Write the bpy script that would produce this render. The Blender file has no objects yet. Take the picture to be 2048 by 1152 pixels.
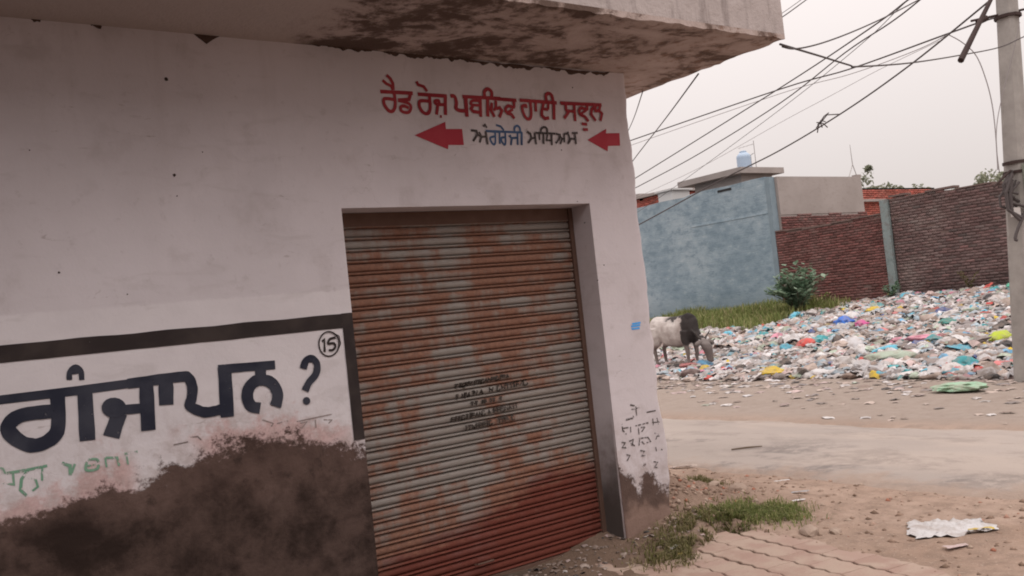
import bpy, bmesh, math, random
import numpy as np
from mathutils import Vector, Matrix, noise as mn

# ------------------------------------------------------------------ camera, sky, sun, exposure
scene = bpy.context.scene
col = scene.collection
R_ = math.radians

cam_d = bpy.data.cameras.new('camera')
cam = bpy.data.objects.new('camera', cam_d)
col.objects.link(cam)
cam_d.sensor_width = 36.0
cam_d.lens = 1850 / 2048 * 36.0
cam_d.clip_start, cam_d.clip_end = 0.05, 1500
yaw, pitch, roll = R_(35.7737), R_(1.8032), R_(-6.1204)      # turned to the right, a little up, tilted
fw = Vector((math.sin(yaw)*math.cos(pitch), math.cos(yaw)*math.cos(pitch), math.sin(pitch)))
r0 = Vector((math.cos(yaw), -math.sin(yaw), 0)); u0 = r0.cross(fw)
rt = math.cos(roll)*r0 + math.sin(roll)*u0
up = -math.sin(roll)*r0 + math.cos(roll)*u0
cam.matrix_world = Matrix(((rt.x, up.x, -fw.x, 0), (rt.y, up.y, -fw.y, 0), (rt.z, up.z, -fw.z, 1.6), (0, 0, 0, 1)))
scene.camera = cam

SUN_EL, SUN_AZ = 58.0, 197.0          # azimuth clockwise from +Y
world = bpy.data.worlds.new('World'); scene.world = world; world.use_nodes = True
wt = world.node_tree
bg = wt.nodes['Background']
sky = wt.nodes.new('ShaderNodeTexSky'); sky.sky_type = 'NISHITA'; sky.sun_disc = False
sky.sun_elevation = R_(SUN_EL); sky.sun_rotation = R_(SUN_AZ); sky.dust_density = 6.0
sc_ = wt.nodes.new('ShaderNodeVectorMath'); sc_.operation = 'SCALE'; sc_.inputs['Scale'].default_value = 0.075
veil = wt.nodes.new('ShaderNodeMix'); veil.data_type = 'RGBA'
veil.inputs[0].default_value = 0.90   # the even overcast layer hides almost all of the clear sky
tcw = wt.nodes.new('ShaderNodeTexCoord'); sxw = wt.nodes.new('ShaderNodeSeparateXYZ'); wt.links.new(tcw.outputs['Generated'], sxw.inputs[0])
lum = wt.nodes.new('ShaderNodeMath'); lum.operation = 'MULTIPLY_ADD'; lum.use_clamp = False       # overcast: brighter towards the zenith everywhere
mxz = wt.nodes.new('ShaderNodeMath'); mxz.operation = 'MAXIMUM'; mxz.inputs[1].default_value = 0
wt.links.new(sxw.outputs['Z'], mxz.inputs[0]); wt.links.new(mxz.outputs[0], lum.inputs[0])
lum.inputs[1].default_value = 2.0; lum.inputs[2].default_value = 1.0
ovc = wt.nodes.new('ShaderNodeVectorMath'); ovc.operation = 'SCALE'; ovc.inputs[0].default_value = (0.50, 0.454, 0.438)
wt.links.new(lum.outputs[0], ovc.inputs['Scale']); wt.links.new(ovc.outputs[0], veil.inputs[7])
wt.links.new(sky.outputs[0], sc_.inputs[0]); wt.links.new(sc_.outputs[0], veil.inputs[6])
wt.links.new(veil.outputs[2], bg.inputs['Color']); bg.inputs['Strength'].default_value = 1.0

sun_d = bpy.data.lights.new('sun', 'SUN'); sun_d.energy = 0.6; sun_d.angle = R_(50); sun_d.color = (1.0, 0.965, 0.93)
sun = bpy.data.objects.new('sun', sun_d); col.objects.link(sun)
sd = Vector((math.sin(R_(SUN_AZ))*math.cos(R_(SUN_EL)), math.cos(R_(SUN_AZ))*math.cos(R_(SUN_EL)), math.sin(R_(SUN_EL))))
sun.rotation_euler = sd.to_track_quat('Z', 'Y').to_euler()
sun.location = sd*60

vs = scene.view_settings
vs.view_transform = 'Standard'; vs.look = 'None'; vs.exposure = 0.50; vs.gamma = 1.0; vs.use_curve_mapping = False
scene.cycles.max_bounces = 6; scene.cycles.diffuse_bounces = 4; scene.cycles.transparent_max_bounces = 12
scene.cycles.filter_width = 1.9

rnd = random.Random(11)
rng = np.random.RandomState(7)

# ------------------------------------------------------------------ node helper
class G:
    def __init__(s, name):
        s.m = bpy.data.materials.new(name); s.m.use_nodes = True
        s.t = s.m.node_tree; s.b = s.t.nodes['Principled BSDF']; s.o = s.t.nodes['Material Output']
    def n(s, t, **k):
        x = s.t.nodes.new(t)
        for a, b in k.items(): setattr(x, a, b)
        return x
    def put(s, sock, v):
        if hasattr(v, 'is_output'): s.t.links.new(v, sock)
        elif isinstance(v, (tuple, list)) and len(v) == 3 and sock.type == 'RGBA': sock.default_value = (*v, 1)
        else: sock.default_value = v
    def pos(s): return s.n('ShaderNodeNewGeometry').outputs['Position']
    def obj(s): return s.n('ShaderNodeTexCoord').outputs['Object']
    def rand(s): return s.n('ShaderNodeObjectInfo').outputs['Random']
    def isl(s): return s.n('ShaderNodeNewGeometry').outputs['Random Per Island']
    def attr(s, a): return s.n('ShaderNodeAttribute', attribute_name=a).outputs['Color']
    def sep(s, v):
        x = s.n('ShaderNodeSeparateXYZ'); s.put(x.inputs[0], v); return x.outputs
    def comb(s, a, b, c):
        x = s.n('ShaderNodeCombineXYZ')
        for i, v in enumerate((a, b, c)): s.put(x.inputs[i], v)
        return x.outputs[0]
    def map(s, v, sc=(1, 1, 1), loc=(0, 0, 0), rot=(0, 0, 0)):
        x = s.n('ShaderNodeMapping'); s.put(x.inputs[0], v)
        x.inputs['Scale'].default_value = sc; x.inputs['Location'].default_value = loc; x.inputs['Rotation'].default_value = rot
        return x.outputs[0]
    def noise(s, v, sc=5, d=4, r=.55, dist=0):
        x = s.n('ShaderNodeTexNoise'); s.put(x.inputs['Vector'], v)
        x.inputs['Scale'].default_value = sc; x.inputs['Detail'].default_value = d
        x.inputs['Roughness'].default_value = r; x.inputs['Distortion'].default_value = dist
        return x.outputs['Fac']
    def voro(s, v, sc=5, f='F1', out='Distance'):
        x = s.n('ShaderNodeTexVoronoi', feature=f); s.put(x.inputs['Vector'], v); x.inputs['Scale'].default_value = sc
        return x.outputs[out]
    def ma(s, op, a, b=0.0, c=0.0, clamp=False):
        x = s.n('ShaderNodeMath', operation=op, use_clamp=clamp)
        s.put(x.inputs[0], a); s.put(x.inputs[1], b); s.put(x.inputs[2], c); return x.outputs[0]
    def mr(s, v, a, b, c=0., d=1., smooth=True):
        x = s.n('ShaderNodeMapRange', interpolation_type='SMOOTHSTEP' if smooth else 'LINEAR')
        s.put(x.inputs[0], v)
        for i, q in enumerate((a, b, c, d)): s.put(x.inputs[i+1], q)
        return x.outputs[0]
    def ramp(s, v, st):
        x = s.n('ShaderNodeValToRGB'); e = x.color_ramp.elements
        while len(e) < len(st): e.new(.5)
        for q, (p, c) in zip(e, st): q.position = p; q.color = (*c, 1) if len(c) == 3 else c
        s.put(x.inputs[0], v); return x.outputs[0]
    def mix(s, f, a, b, bt='MIX'):
        x = s.n('ShaderNodeMix', data_type='RGBA', blend_type=bt)
        s.put(x.inputs[0], f); s.put(x.inputs[6], a); s.put(x.inputs[7], b); return x.outputs[2]
    def curve(s, v, lo, hi, pts):
        x = s.n('ShaderNodeFloatCurve'); c = x.mapping.curves[0]
        pts = [((p-lo)/(hi-lo), q) for p, q in pts]
        c.points[0].location = pts[0]; c.points[1].location = pts[-1]
        for p in pts[1:-1]: c.points.new(*p)
        for p in c.points: p.handle_type = 'VECTOR'
        x.mapping.update()
        s.put(x.inputs['Value'], s.mr(v, lo, hi, 0, 1, False)); return x.outputs[0]
    def bump(s, h, st=.3, d=.01, prev=None):
        x = s.n('ShaderNodeBump'); s.put(x.inputs['Height'], h)
        x.inputs['Strength'].default_value = st; x.inputs['Distance'].default_value = d
        if prev is not None: s.put(x.inputs['Normal'], prev)
        return x.outputs[0]
    def fin(s, c, rough=.9, bump=None, alpha=None, spec=.25, metal=0.):
        s.put(s.b.inputs['Base Color'], c); s.put(s.b.inputs['Roughness'], rough)
        s.put(s.b.inputs['Specular IOR Level'], spec); s.put(s.b.inputs['Metallic'], metal)
        if bump is not None: s.put(s.b.inputs['Normal'], bump)
        if alpha is not None: s.put(s.b.inputs['Alpha'], alpha)
        return s.m
    def trans(s, c, amt=.35):            # add light passing through thin leaf / plastic
        t = s.n('ShaderNodeBsdfTranslucent'); s.put(t.inputs['Color'], c)
        x = s.n('ShaderNodeMixShader'); x.inputs[0].default_value = amt
        s.t.links.new(s.b.outputs[0], x.inputs[1]); s.t.links.new(t.outputs[0], x.inputs[2])
        s.t.links.new(x.outputs[0], s.o.inputs['Surface']); return s.m

# ------------------------------------------------------------------ mesh helpers
WL = {}
def reg(o, loc=(0, 0, 0)): WL[o.name] = Vector(loc); return o
def tag(o, label=None, cat=None, group=None, kind=None):
    if label: o['label'] = label
    if cat: o['category'] = cat
    if group: o['group'] = group
    if kind: o['kind'] = kind
    return o
def empty(name, loc, label, cat, group=None, rz=0.):
    o = bpy.data.objects.new(name, None); col.objects.link(o); o.location = loc; o.rotation_euler.z = rz
    o.empty_display_size = .2
    reg(o, loc); return tag(o, label, cat, group)
def link(name, me, parent=None, loc=(0, 0, 0), rot=None, local=False):
    o = bpy.data.objects.new(name, me); col.objects.link(o)
    reg(o, loc)
    o.location = loc
    if parent is not None:
        o.parent = parent
        if not local: o.location = Vector(loc) - WL[parent.name]
    if rot is not None: o.rotation_euler = rot
    return o
class MB:
    def __init__(s): s.v = []; s.f = []
    def add(s, v, f):
        k = len(s.v); s.v += [tuple(p) for p in v]; s.f += [tuple(i+k for i in q) for q in f]; return s
    def box(s, a, b, rz=0., ctr=None):
        (x0, y0, z0), (x1, y1, z1) = a, b
        v = [(x0,y0,z0),(x1,y0,z0),(x1,y1,z0),(x0,y1,z0),(x0,y0,z1),(x1,y0,z1),(x1,y1,z1),(x0,y1,z1)]
        if rz:
            cx, cy = ctr or ((x0+x1)/2, (y0+y1)/2); c, n = math.cos(rz), math.sin(rz)
            v = [(cx+(x-cx)*c-(y-cy)*n, cy+(x-cx)*n+(y-cy)*c, z) for x, y, z in v]
        return s.add(v, [(0,3,2,1),(4,5,6,7),(0,1,5,4),(1,2,6,5),(2,3,7,6),(3,0,4,7)])
    def tube(s, pts, r, n=6, cap=True):
        pts = [Vector(p) for p in pts]; m = len(pts)
        rr = r if isinstance(r, (list, tuple)) else [r]*m
        v = []; ref = None
        for i, p in enumerate(pts):
            d = (pts[min(i+1, m-1)] - pts[max(i-1, 0)]).normalized()
            if ref is None: ref = d.orthogonal().normalized()
            ref = (ref - d*ref.dot(d)).normalized(); b = d.cross(ref)
            for k in range(n):
                a = 2*math.pi*k/n; v.append(p + (ref*math.cos(a) + b*math.sin(a))*rr[i])
        f = [(i*n+k, i*n+(k+1)%n, (i+1)*n+(k+1)%n, (i+1)*n+k) for i in range(m-1) for k in range(n)]
        if cap: f += [tuple(range(n-1, -1, -1)), tuple((m-1)*n+k for k in range(n))]
        return s.add(v, f)
    def rings(s, rings, cap=True):
        n = len(rings[0]); v = [p for r in rings for p in r]; m = len(rings)
        f = [(i*n+k, i*n+(k+1)%n, (i+1)*n+(k+1)%n, (i+1)*n+k) for i in range(m-1) for k in range(n)]
        if cap: f += [tuple(range(n-1, -1, -1)), tuple((m-1)*n+k for k in range(n))]
        return s.add(v, f)
    def mesh(s, name, mat, smooth=False):
        me = bpy.data.meshes.new(name); me.from_pydata(s.v, [], s.f); me.update()
        if mat: me.materials.append(mat)
        if smooth: me.polygons.foreach_set('use_smooth', [True]*len(me.polygons))
        return me
    def build(s, name, mat, parent=None, smooth=False, loc=(0, 0, 0)):
        return link(name, s.mesh(name, mat, smooth), parent, loc)
def npmesh(name, v, f, mat, colors=None, smooth=False):
    """v (n,3) f (m,k) numpy arrays, optional per-vertex colours"""
    me = bpy.data.meshes.new(name); k = f.shape[1]
    me.vertices.add(len(v)); me.vertices.foreach_set('co', np.asarray(v, 'f').ravel())
    me.loops.add(f.size); me.loops.foreach_set('vertex_index', f.astype('i').ravel())
    me.polygons.add(len(f)); me.polygons.foreach_set('loop_start', np.arange(0, f.size, k).astype('i'))
    me.update(calc_edges=True)
    if colors is not None:
        a = me.color_attributes.new('tint', 'FLOAT_COLOR', 'POINT')
        c = np.ones((len(v), 4), 'f'); c[:, :3] = colors; a.data.foreach_set('color', c.ravel())
    if smooth: me.polygons.foreach_set('use_smooth', [True]*len(f))
    if mat: me.materials.append(mat)
    return me
def fb(x, y, z=0., s=1., o=3):
    return mn.fractal(Vector((x*s, y*s, z*s)), 1.0, 2.0, o)
def sst(a, b, x):
    t = min(1, max(0, (x-a)/(b-a))); return t*t*(3-2*t)
# ------------------------------------------------------------------ measured shapes: wall lettering (mm on the wall), positions of distinct things
QDOT=((1994,1268),(1990,1258),(1981,1252),(1971,1250),(1961,1255),(1954,1263),(1952,1274),(1956,1284),(1965,1291),(1975,1292),(1985,1288),(1992,1279))
RED=((((2616,2994),(2835,2996)),21),(((2708,2996),(2708,2929),(2698,2895),(2678,2879),(2656,2885),(2634,2917),(2633,2946),(2650,2954),(2698,2951)),19),(((2639,3062),(2662,3043),(2691,3032),(2703,3008)),17),(((2668,3095),(2691,3076),(2705,3049),(2704,3008)),18),(((2820,2996),(2804,2957),(2728,2949)),19),(((2728,2947),(2792,2935),(2812,2913),(2798,2883),(2771,2876),(2744,2885),(2742,2908),(2766,2915),(2795,2904)),18),(((2868,2992),(3074,2991)),21),(((2948,2992),(2947,2924),(2936,2889),(2914,2875),(2887,2887),(2871,2916),(2872,2943),(2890,2953),(2941,2953)),20),(((2868,3070),(2877,3050),(2915,3041),(2936,3013)),18),(((3062,2994),(3049,2873)),21),(((3055,2938),(3015,2936),(2986,2941),(2985,2956),(3010,2959),(3010,2935)),19),(((3002,2935),(2985,2872)),19),(((3008,2862),(3021,2862)),15),(((3099,2994),(3129,2991),(3138,2955),(3131,2919),(3157,2905),(3206,2905)),22),(((3210,3004),(3205,2868)),25),(((3188,2994),(3477,2997)),21),(((3320,2995),(3309,2872)),20),(((3317,2974),(3263,2972),(3243,2955),(3260,2945),(3312,2945)),17),(((3259,2939),(3241,2920),(3257,2903),(3312,2899)),19),(((3377,2998),(3363,2875)),22),(((3409,3001),(3412,3035),(3386,3054),(3356,3034),(3356,2999)),21),(((3387,2995),(3602,2991)),21),(((3407,2966),(3392,2921),(3415,2875)),19),(((3438,2981),(3433,2936),(3413,2917)),18),(((3432,2929),(3463,2937),(3478,2918),(3452,2874)),19),(((3579,2988),(3575,2945),(3533,2952),(3507,2930),(3518,2904),(3548,2898),(3569,2870)),19),(((3522,2909),(3566,2931)),15),(((3630,2994),(3936,2991)),21),(((3714,2990),(3712,2917),(3699,2879),(3673,2873),(3651,2900),(3643,2932),(3644,2953),(3671,2963),(3674,2943)),19),(((3757,2983),(3752,2924)),19),(((3910,2989),(3897,2876)),22),(((3907,2998),(3899,3040),(3875,3052),(3850,3037),(3849,2997)),21),(((3823,2984),(3808,2946),(3855,2942)),20),(((3864,2986),(3855,2942)),17),(((3803,2939),(3796,2902),(3820,2880),(3856,2887)),21),(((3965,2991),(4334,2996)),22),(((4086,2990),(4079,2873)),20),(((4007,2944),(4085,2937)),19),(((4010,2986),(4010,2949),(4026,2930),(3985,2888)),20),(((4199,2991),(4195,2959),(4147,2967),(4123,2944),(4134,2918),(4167,2908),(4196,2875)),20),(((4138,2926),(4192,2954)),15),(((4133,2857),(4182,2854)),18),(((4140,2818),(4183,2818)),18),(((4272,2982),(4237,2959),(4229,2925),(4264,2882)),20),(((4275,2985),(4269,2941)),19),(((4270,2950),(4306,2954),(4328,2934),(4305,2882)),20),(((4320,2994),(4304,2954)),19))
ARROWS=(((2817,2741),(3042,2830),(3041,2786),(3159,2790),(3160,2690),(3047,2688),(3041,2661)),((4172,2747),(4356,2831),(4347,2798),(4475,2804),(4467,2715),(4353,2710),(4345,2672)))
BLUE=((((3336,2783),(3451,2781)),15),(((3408,2781),(3401,2714),(3384,2699),(3366,2724),(3368,2742),(3402,2751)),13),(((3442,2782),(3434,2703)),13),(((3359,2783),(3621,2782)),14),(((3486,2781),(3481,2718),(3470,2699),(3451,2720),(3452,2742),(3481,2747)),13),(((3421,2824),(3455,2817),(3477,2792)),12),(((3584,2784),(3575,2700)),14),(((3578,2747),(3533,2743),(3514,2755),(3530,2760)),13),(((3534,2742),(3520,2697)),13),(((3619,2785),(3606,2699)),15),(((3605,2787),(3606,2812),(3585,2825),(3564,2811),(3561,2788)),13))
DARK=((((3224,2784),(3265,2781),(3269,2759),(3231,2715)),14),(((3268,2759),(3297,2744),(3280,2708)),12),(((3283,2775),(3300,2744),(3332,2747)),12),(((3334,2781),(3339,2697)),14),(((3319,2811),(3334,2823),(3346,2803)),12),(((3659,2789),(3688,2774),(3691,2746),(3660,2713)),14),(((3690,2745),(3728,2751)),13),(((3723,2782),(3724,2706)),14),(((3760,2776),(3758,2737)),13),(((3723,2783),(3895,2782)),13),(((3795,2779),(3786,2710)),14),(((3829,2785),(3827,2815),(3803,2823),(3778,2806),(3778,2783)),13),(((3828,2775),(3814,2736),(3862,2735)),13),(((3862,2781),(3855,2704)),14),(((3898,2782),(3933,2776),(3924,2748),(3889,2717)),13),(((3932,2771),(3947,2748),(3928,2713)),12),(((3947,2748),(3968,2751)),12),(((3971,2787),(3965,2725)),13),(((3969,2782),(4012,2788)),13),(((4002,2799),(4014,2750),(3993,2714)),13),(((4014,2752),(4065,2751)),13),(((4039,2789),(4089,2793)),13),(((4064,2789),(4064,2716)),14),(((4028,2753),(4002,2724)),12))
NAVY=((((428,1479),(532,1477),(855,1476),(1276,1482)),38),(((766,1470),(758,1327),(730,1276),(666,1252),(608,1271),(559,1325),(562,1367),(618,1397),(748,1396)),57),(((884,1479),(876,1238)),63),(((822,1530),(827,1568),(853,1587),(874,1566),(875,1523)),21),(((834,1567),(872,1569)),25),(((1036,1358),(1138,1353)),42),(((1026,1344),(980,1238)),67),(((1161,1462),(1151,1242)),60),(((1076,1479),(1316,1482),(1363,1472),(1379,1422),(1370,1368),(1359,1333),(1401,1302),(1443,1288),(1512,1292)),47),(((1550,1503),(1540,1249)),63),(((1516,1496),(1818,1484)),41),(((1254,1468),(1246,1353)),63),(((1737,1471),(1732,1414)),55),(((1715,1269),(1671,1285),(1653,1329),(1664,1378),(1703,1411),(1749,1413),(1793,1387),(1815,1338),(1811,1300),(1796,1267)),55),(((1972,1444),(1992,1485),(2028,1493),(2053,1460),(2041,1408),(1997,1367),(1970,1326)),36))
BLOB=((1060,1366),(1054,1349),(1042,1336),(1025,1328),(1005,1326),(985,1330),(968,1341),(955,1356),(950,1373),(951,1390),(960,1406),(974,1417),(993,1422),(1013,1421),(1033,1413),(1048,1400),(1057,1384))
NUM=((((2193,1556),(2189,1539),(2182,1523),(2171,1510),(2157,1501),(2142,1496),(2127,1495),(2112,1499),(2098,1508),(2088,1519),(2080,1534),(2076,1551),(2076,1568),(2079,1585),(2087,1600),(2098,1613),(2111,1623),(2126,1628),(2141,1629),(2156,1625),(2170,1617),(2181,1605),(2189,1590),(2193,1573),(2193,1556)),7),(((2097,1579),(2111,1589),(2105,1521)),12),(((2178,1593),(2143,1587),(2131,1564),(2163,1563),(2171,1544),(2154,1527),(2130,1528)),12),(((2161,1623),(2199,1599),(2204,1557),(2178,1513)),5))
GREEN=((((533,1148),(614,1148),(697,1152)),12),(((557,1147),(557,1093),(511,1110)),10),(((617,1145),(589,1111),(581,1064),(605,1032)),12),(((611,1112),(646,1097),(652,1065),(628,1051)),8),(((676,1151),(671,1089)),8),(((759,1153),(792,1135),(789,1091)),13),(((813,1140),(795,1100)),10),(((869,1153),(858,1104),(907,1101),(910,1142),(866,1151)),11),(((860,1122),(907,1120)),7),(((945,1145),(948,1100)),8),(((948,1145),(998,1137),(1004,1096)),10),(((1033,1148),(1092,1149)),10),(((1041,1135),(1044,1096)),8),(((499,1182),(519,1172),(528,1146)),7))
FAINT=((((1722,1207),(1779,1179),(1764,1166)),6),(((1798,1176),(1860,1180)),6),(((1907,1169),(2113,1179)),6),(((1926,1157),(1965,1160),(1930,1130)),6),(((2012,1163),(2012,1120)),6),(((2060,1156),(2109,1148),(2086,1132)),6),(((1347,1176),(1383,1176),(1399,1155)),5),(((1262,1153),(1333,1157)),5))
PIER=((((4294,918),(4334,908)),11),(((4302,886),(4373,888)),8),(((4343,901),(4343,837)),9),(((4241,824),(4309,826),(4309,842)),11),(((4437,847),(4526,846)),9),(((4489,796),(4488,748)),9),(((4478,769),(4551,762)),8),(((4529,795),(4538,745)),9),(((4200,802),(4202,759),(4229,727)),10),(((4210,772),(4255,770)),8),(((4275,772),(4271,734)),7),(((4320,771),(4443,774)),8),(((4345,767),(4345,708)),8),(((4369,752),(4409,751),(4371,723)),9),(((4489,695),(4525,679),(4493,650)),9),(((4503,668),(4550,665)),8),(((4178,683),(4211,673),(4179,646),(4214,640)),10),(((4247,677),(4287,684),(4268,640)),9),(((4258,661),(4294,640)),8),(((4332,682),(4424,676),(4445,644),(4405,641)),8),(((4344,675),(4332,634)),8),(((4361,658),(4384,635)),8),(((4535,614),(4566,599),(4535,571),(4568,565)),9),(((4209,593),(4240,583),(4209,551)),8),(((4339,599),(4377,588),(4346,560),(4379,559)),9),(((4450,503),(4489,492),(4454,464),(4487,454)),8),(((4485,599),(4487,569)),7))
BLUEMARK=((((4395,1465),(4476,1468)),12),(((4383,1449),(4469,1451)),12),(((4385,1431),(4461,1431)),12))
STENCIL=((((3039,1219),(3065,1219)),10),(((3052,1218),(3049,1193)),9),(((3072,1221),(3094,1221)),9),(((3083,1219),(3080,1195)),10),(((3116,1220),(3099,1219),(3097,1197),(3114,1198),(3115,1208)),9),(((3118,1198),(3121,1223),(3140,1221)),8),(((3120,1211),(3139,1210)),10),(((3143,1199),(3146,1224),(3166,1222)),10),(((3144,1212),(3164,1211)),8),(((3168,1201),(3171,1226),(3184,1202),(3187,1227)),10),(((3191,1226),(3216,1227)),10),(((3203,1225),(3200,1200)),9),(((3220,1203),(3223,1228),(3239,1226)),8),(((3221,1215),(3238,1216)),8),(((3262,1227),(3243,1226),(3240,1204),(3259,1205),(3261,1214)),9),(((3264,1205),(3279,1229),(3287,1205)),9),(((3269,1214),(3285,1214)),9),(((3293,1206),(3296,1232),(3314,1207),(3318,1232)),9),(((3320,1208),(3323,1233),(3350,1229)),8),(((3321,1220),(3348,1219)),9),(((3374,1232),(3357,1232),(3354,1209),(3371,1210),(3373,1220)),10),(((3379,1235),(3400,1236)),10),(((3389,1234),(3386,1209)),9),(((3402,1211),(3405,1237),(3432,1233)),8),(((3404,1224),(3430,1223)),8),(((3436,1213),(3447,1237),(3453,1214)),9),(((3440,1222),(3450,1223)),9),(((3040,1126),(3044,1156),(3059,1154)),9),(((3042,1141),(3057,1141)),9),(((3084,1128),(3087,1158),(3100,1129),(3103,1159)),10),(((3104,1129),(3107,1159),(3123,1157)),10),(((3105,1144),(3122,1144)),9),(((3124,1130),(3141,1159),(3150,1130)),10),(((3129,1142),(3148,1141)),8),(((3161,1162),(3178,1163)),9),(((3169,1161),(3165,1131)),9),(((3178,1133),(3182,1163),(3196,1134),(3200,1164)),8),(((3218,1135),(3235,1163),(3244,1135)),10),(((3223,1146),(3242,1146)),10),(((3294,1138),(3298,1169),(3319,1138),(3323,1169)),10),(((3374,1170),(3356,1169),(3353,1141),(3371,1142),(3372,1154)),8),(((3391,1143),(3395,1174),(3415,1143),(3419,1174)),8),(((3426,1176),(3450,1176)),9),(((3437,1174),(3433,1143)),9),(((3456,1177),(3474,1178)),8),(((3465,1176),(3461,1145)),8),(((3478,1178),(3502,1178)),9),(((3490,1177),(3486,1145)),10),(((3504,1148),(3509,1180),(3531,1177)),10),(((3506,1164),(3529,1163)),8),(((3533,1150),(3550,1180),(3559,1150)),8),(((3538,1162),(3557,1162)),8),(((3595,1180),(3569,1180),(3565,1151),(3592,1151),(3593,1164)),10),(((3140,1095),(3165,1095)),9),(((3152,1093),(3149,1072)),9),(((3171,1095),(3196,1095)),10),(((3183,1094),(3181,1072)),10),(((3225,1075),(3228,1096),(3244,1094)),9),(((3227,1085),(3243,1085)),10),(((3245,1075),(3248,1097),(3263,1094)),10),(((3247,1086),(3262,1086)),8),(((3284,1097),(3302,1098)),9),(((3293,1096),(3290,1074)),9),(((3307,1097),(3330,1097)),9),(((3318,1096),(3315,1074)),10),(((3361,1098),(3384,1098)),9),(((3372,1097),(3369,1075)),10),(((2986,995),(2989,1022),(3014,1019)),8),(((2988,1009),(3012,1007)),10),(((3017,996),(3020,1024),(3039,1021)),8),(((3019,1010),(3037,1009)),9),(((3040,997),(3044,1024),(3061,1022)),8),(((3042,1011),(3059,1010)),8),(((3086,1022),(3065,1023),(3062,998),(3083,998),(3084,1008)),9),(((3092,1026),(3114,1026)),8),(((3103,1025),(3099,997)),10),(((3120,1027),(3137,1028)),10),(((3128,1026),(3124,998)),10),(((3137,1000),(3141,1028),(3161,1025)),8),(((3139,1014),(3160,1013)),9),(((3163,1001),(3179,1027),(3188,1000)),8),(((3168,1011),(3186,1011)),8),(((3195,1002),(3198,1030),(3211,1003),(3215,1031)),9),(((3238,1028),(3218,1028),(3215,1003),(3235,1003),(3236,1014)),9),(((3263,1004),(3274,1031),(3279,1005)),9),(((3267,1014),(3277,1015)),8),(((3305,1005),(3308,1034),(3331,1030)),9),(((3307,1020),(3330,1018)),8),(((3334,1006),(3338,1035),(3357,1032)),8),(((3336,1021),(3356,1020)),8),(((3389,1032),(3362,1033),(3359,1007),(3386,1007),(3387,1018)),10),(((3393,1008),(3397,1037),(3416,1008),(3420,1037)),8),(((3422,1009),(3436,1036),(3444,1010)),9),(((3427,1020),(3442,1020)),10),(((3453,1039),(3472,1040)),10),(((3462,1038),(3458,1009)),10),(((3477,1040),(3496,1040)),9),(((3486,1038),(3482,1010)),8),(((3077,954),(3094,955)),10),(((3085,953),(3082,927)),8),(((3098,955),(3125,955)),10),(((3111,953),(3108,927)),8),(((3128,930),(3132,957),(3152,930),(3156,956)),8),(((3158,931),(3162,958),(3179,955)),9),(((3160,945),(3177,944)),8),(((3180,932),(3184,959),(3207,955)),10),(((3182,946),(3206,944)),10),(((3210,933),(3214,960),(3232,957)),8),(((3212,947),(3230,946)),9),(((3237,961),(3256,962)),10),(((3246,960),(3243,933)),10),(((3279,960),(3261,960),(3258,935),(3276,936),(3278,946)),9),(((3330,965),(3347,966)),9),(((3338,964),(3334,937)),9),(((3351,966),(3377,965)),10),(((3364,964),(3360,937)),8),(((3381,940),(3384,967),(3410,963)),9),(((3383,954),(3409,952)),10),(((3458,967),(3439,967),(3436,942),(3455,943),(3456,953)),10))
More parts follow.
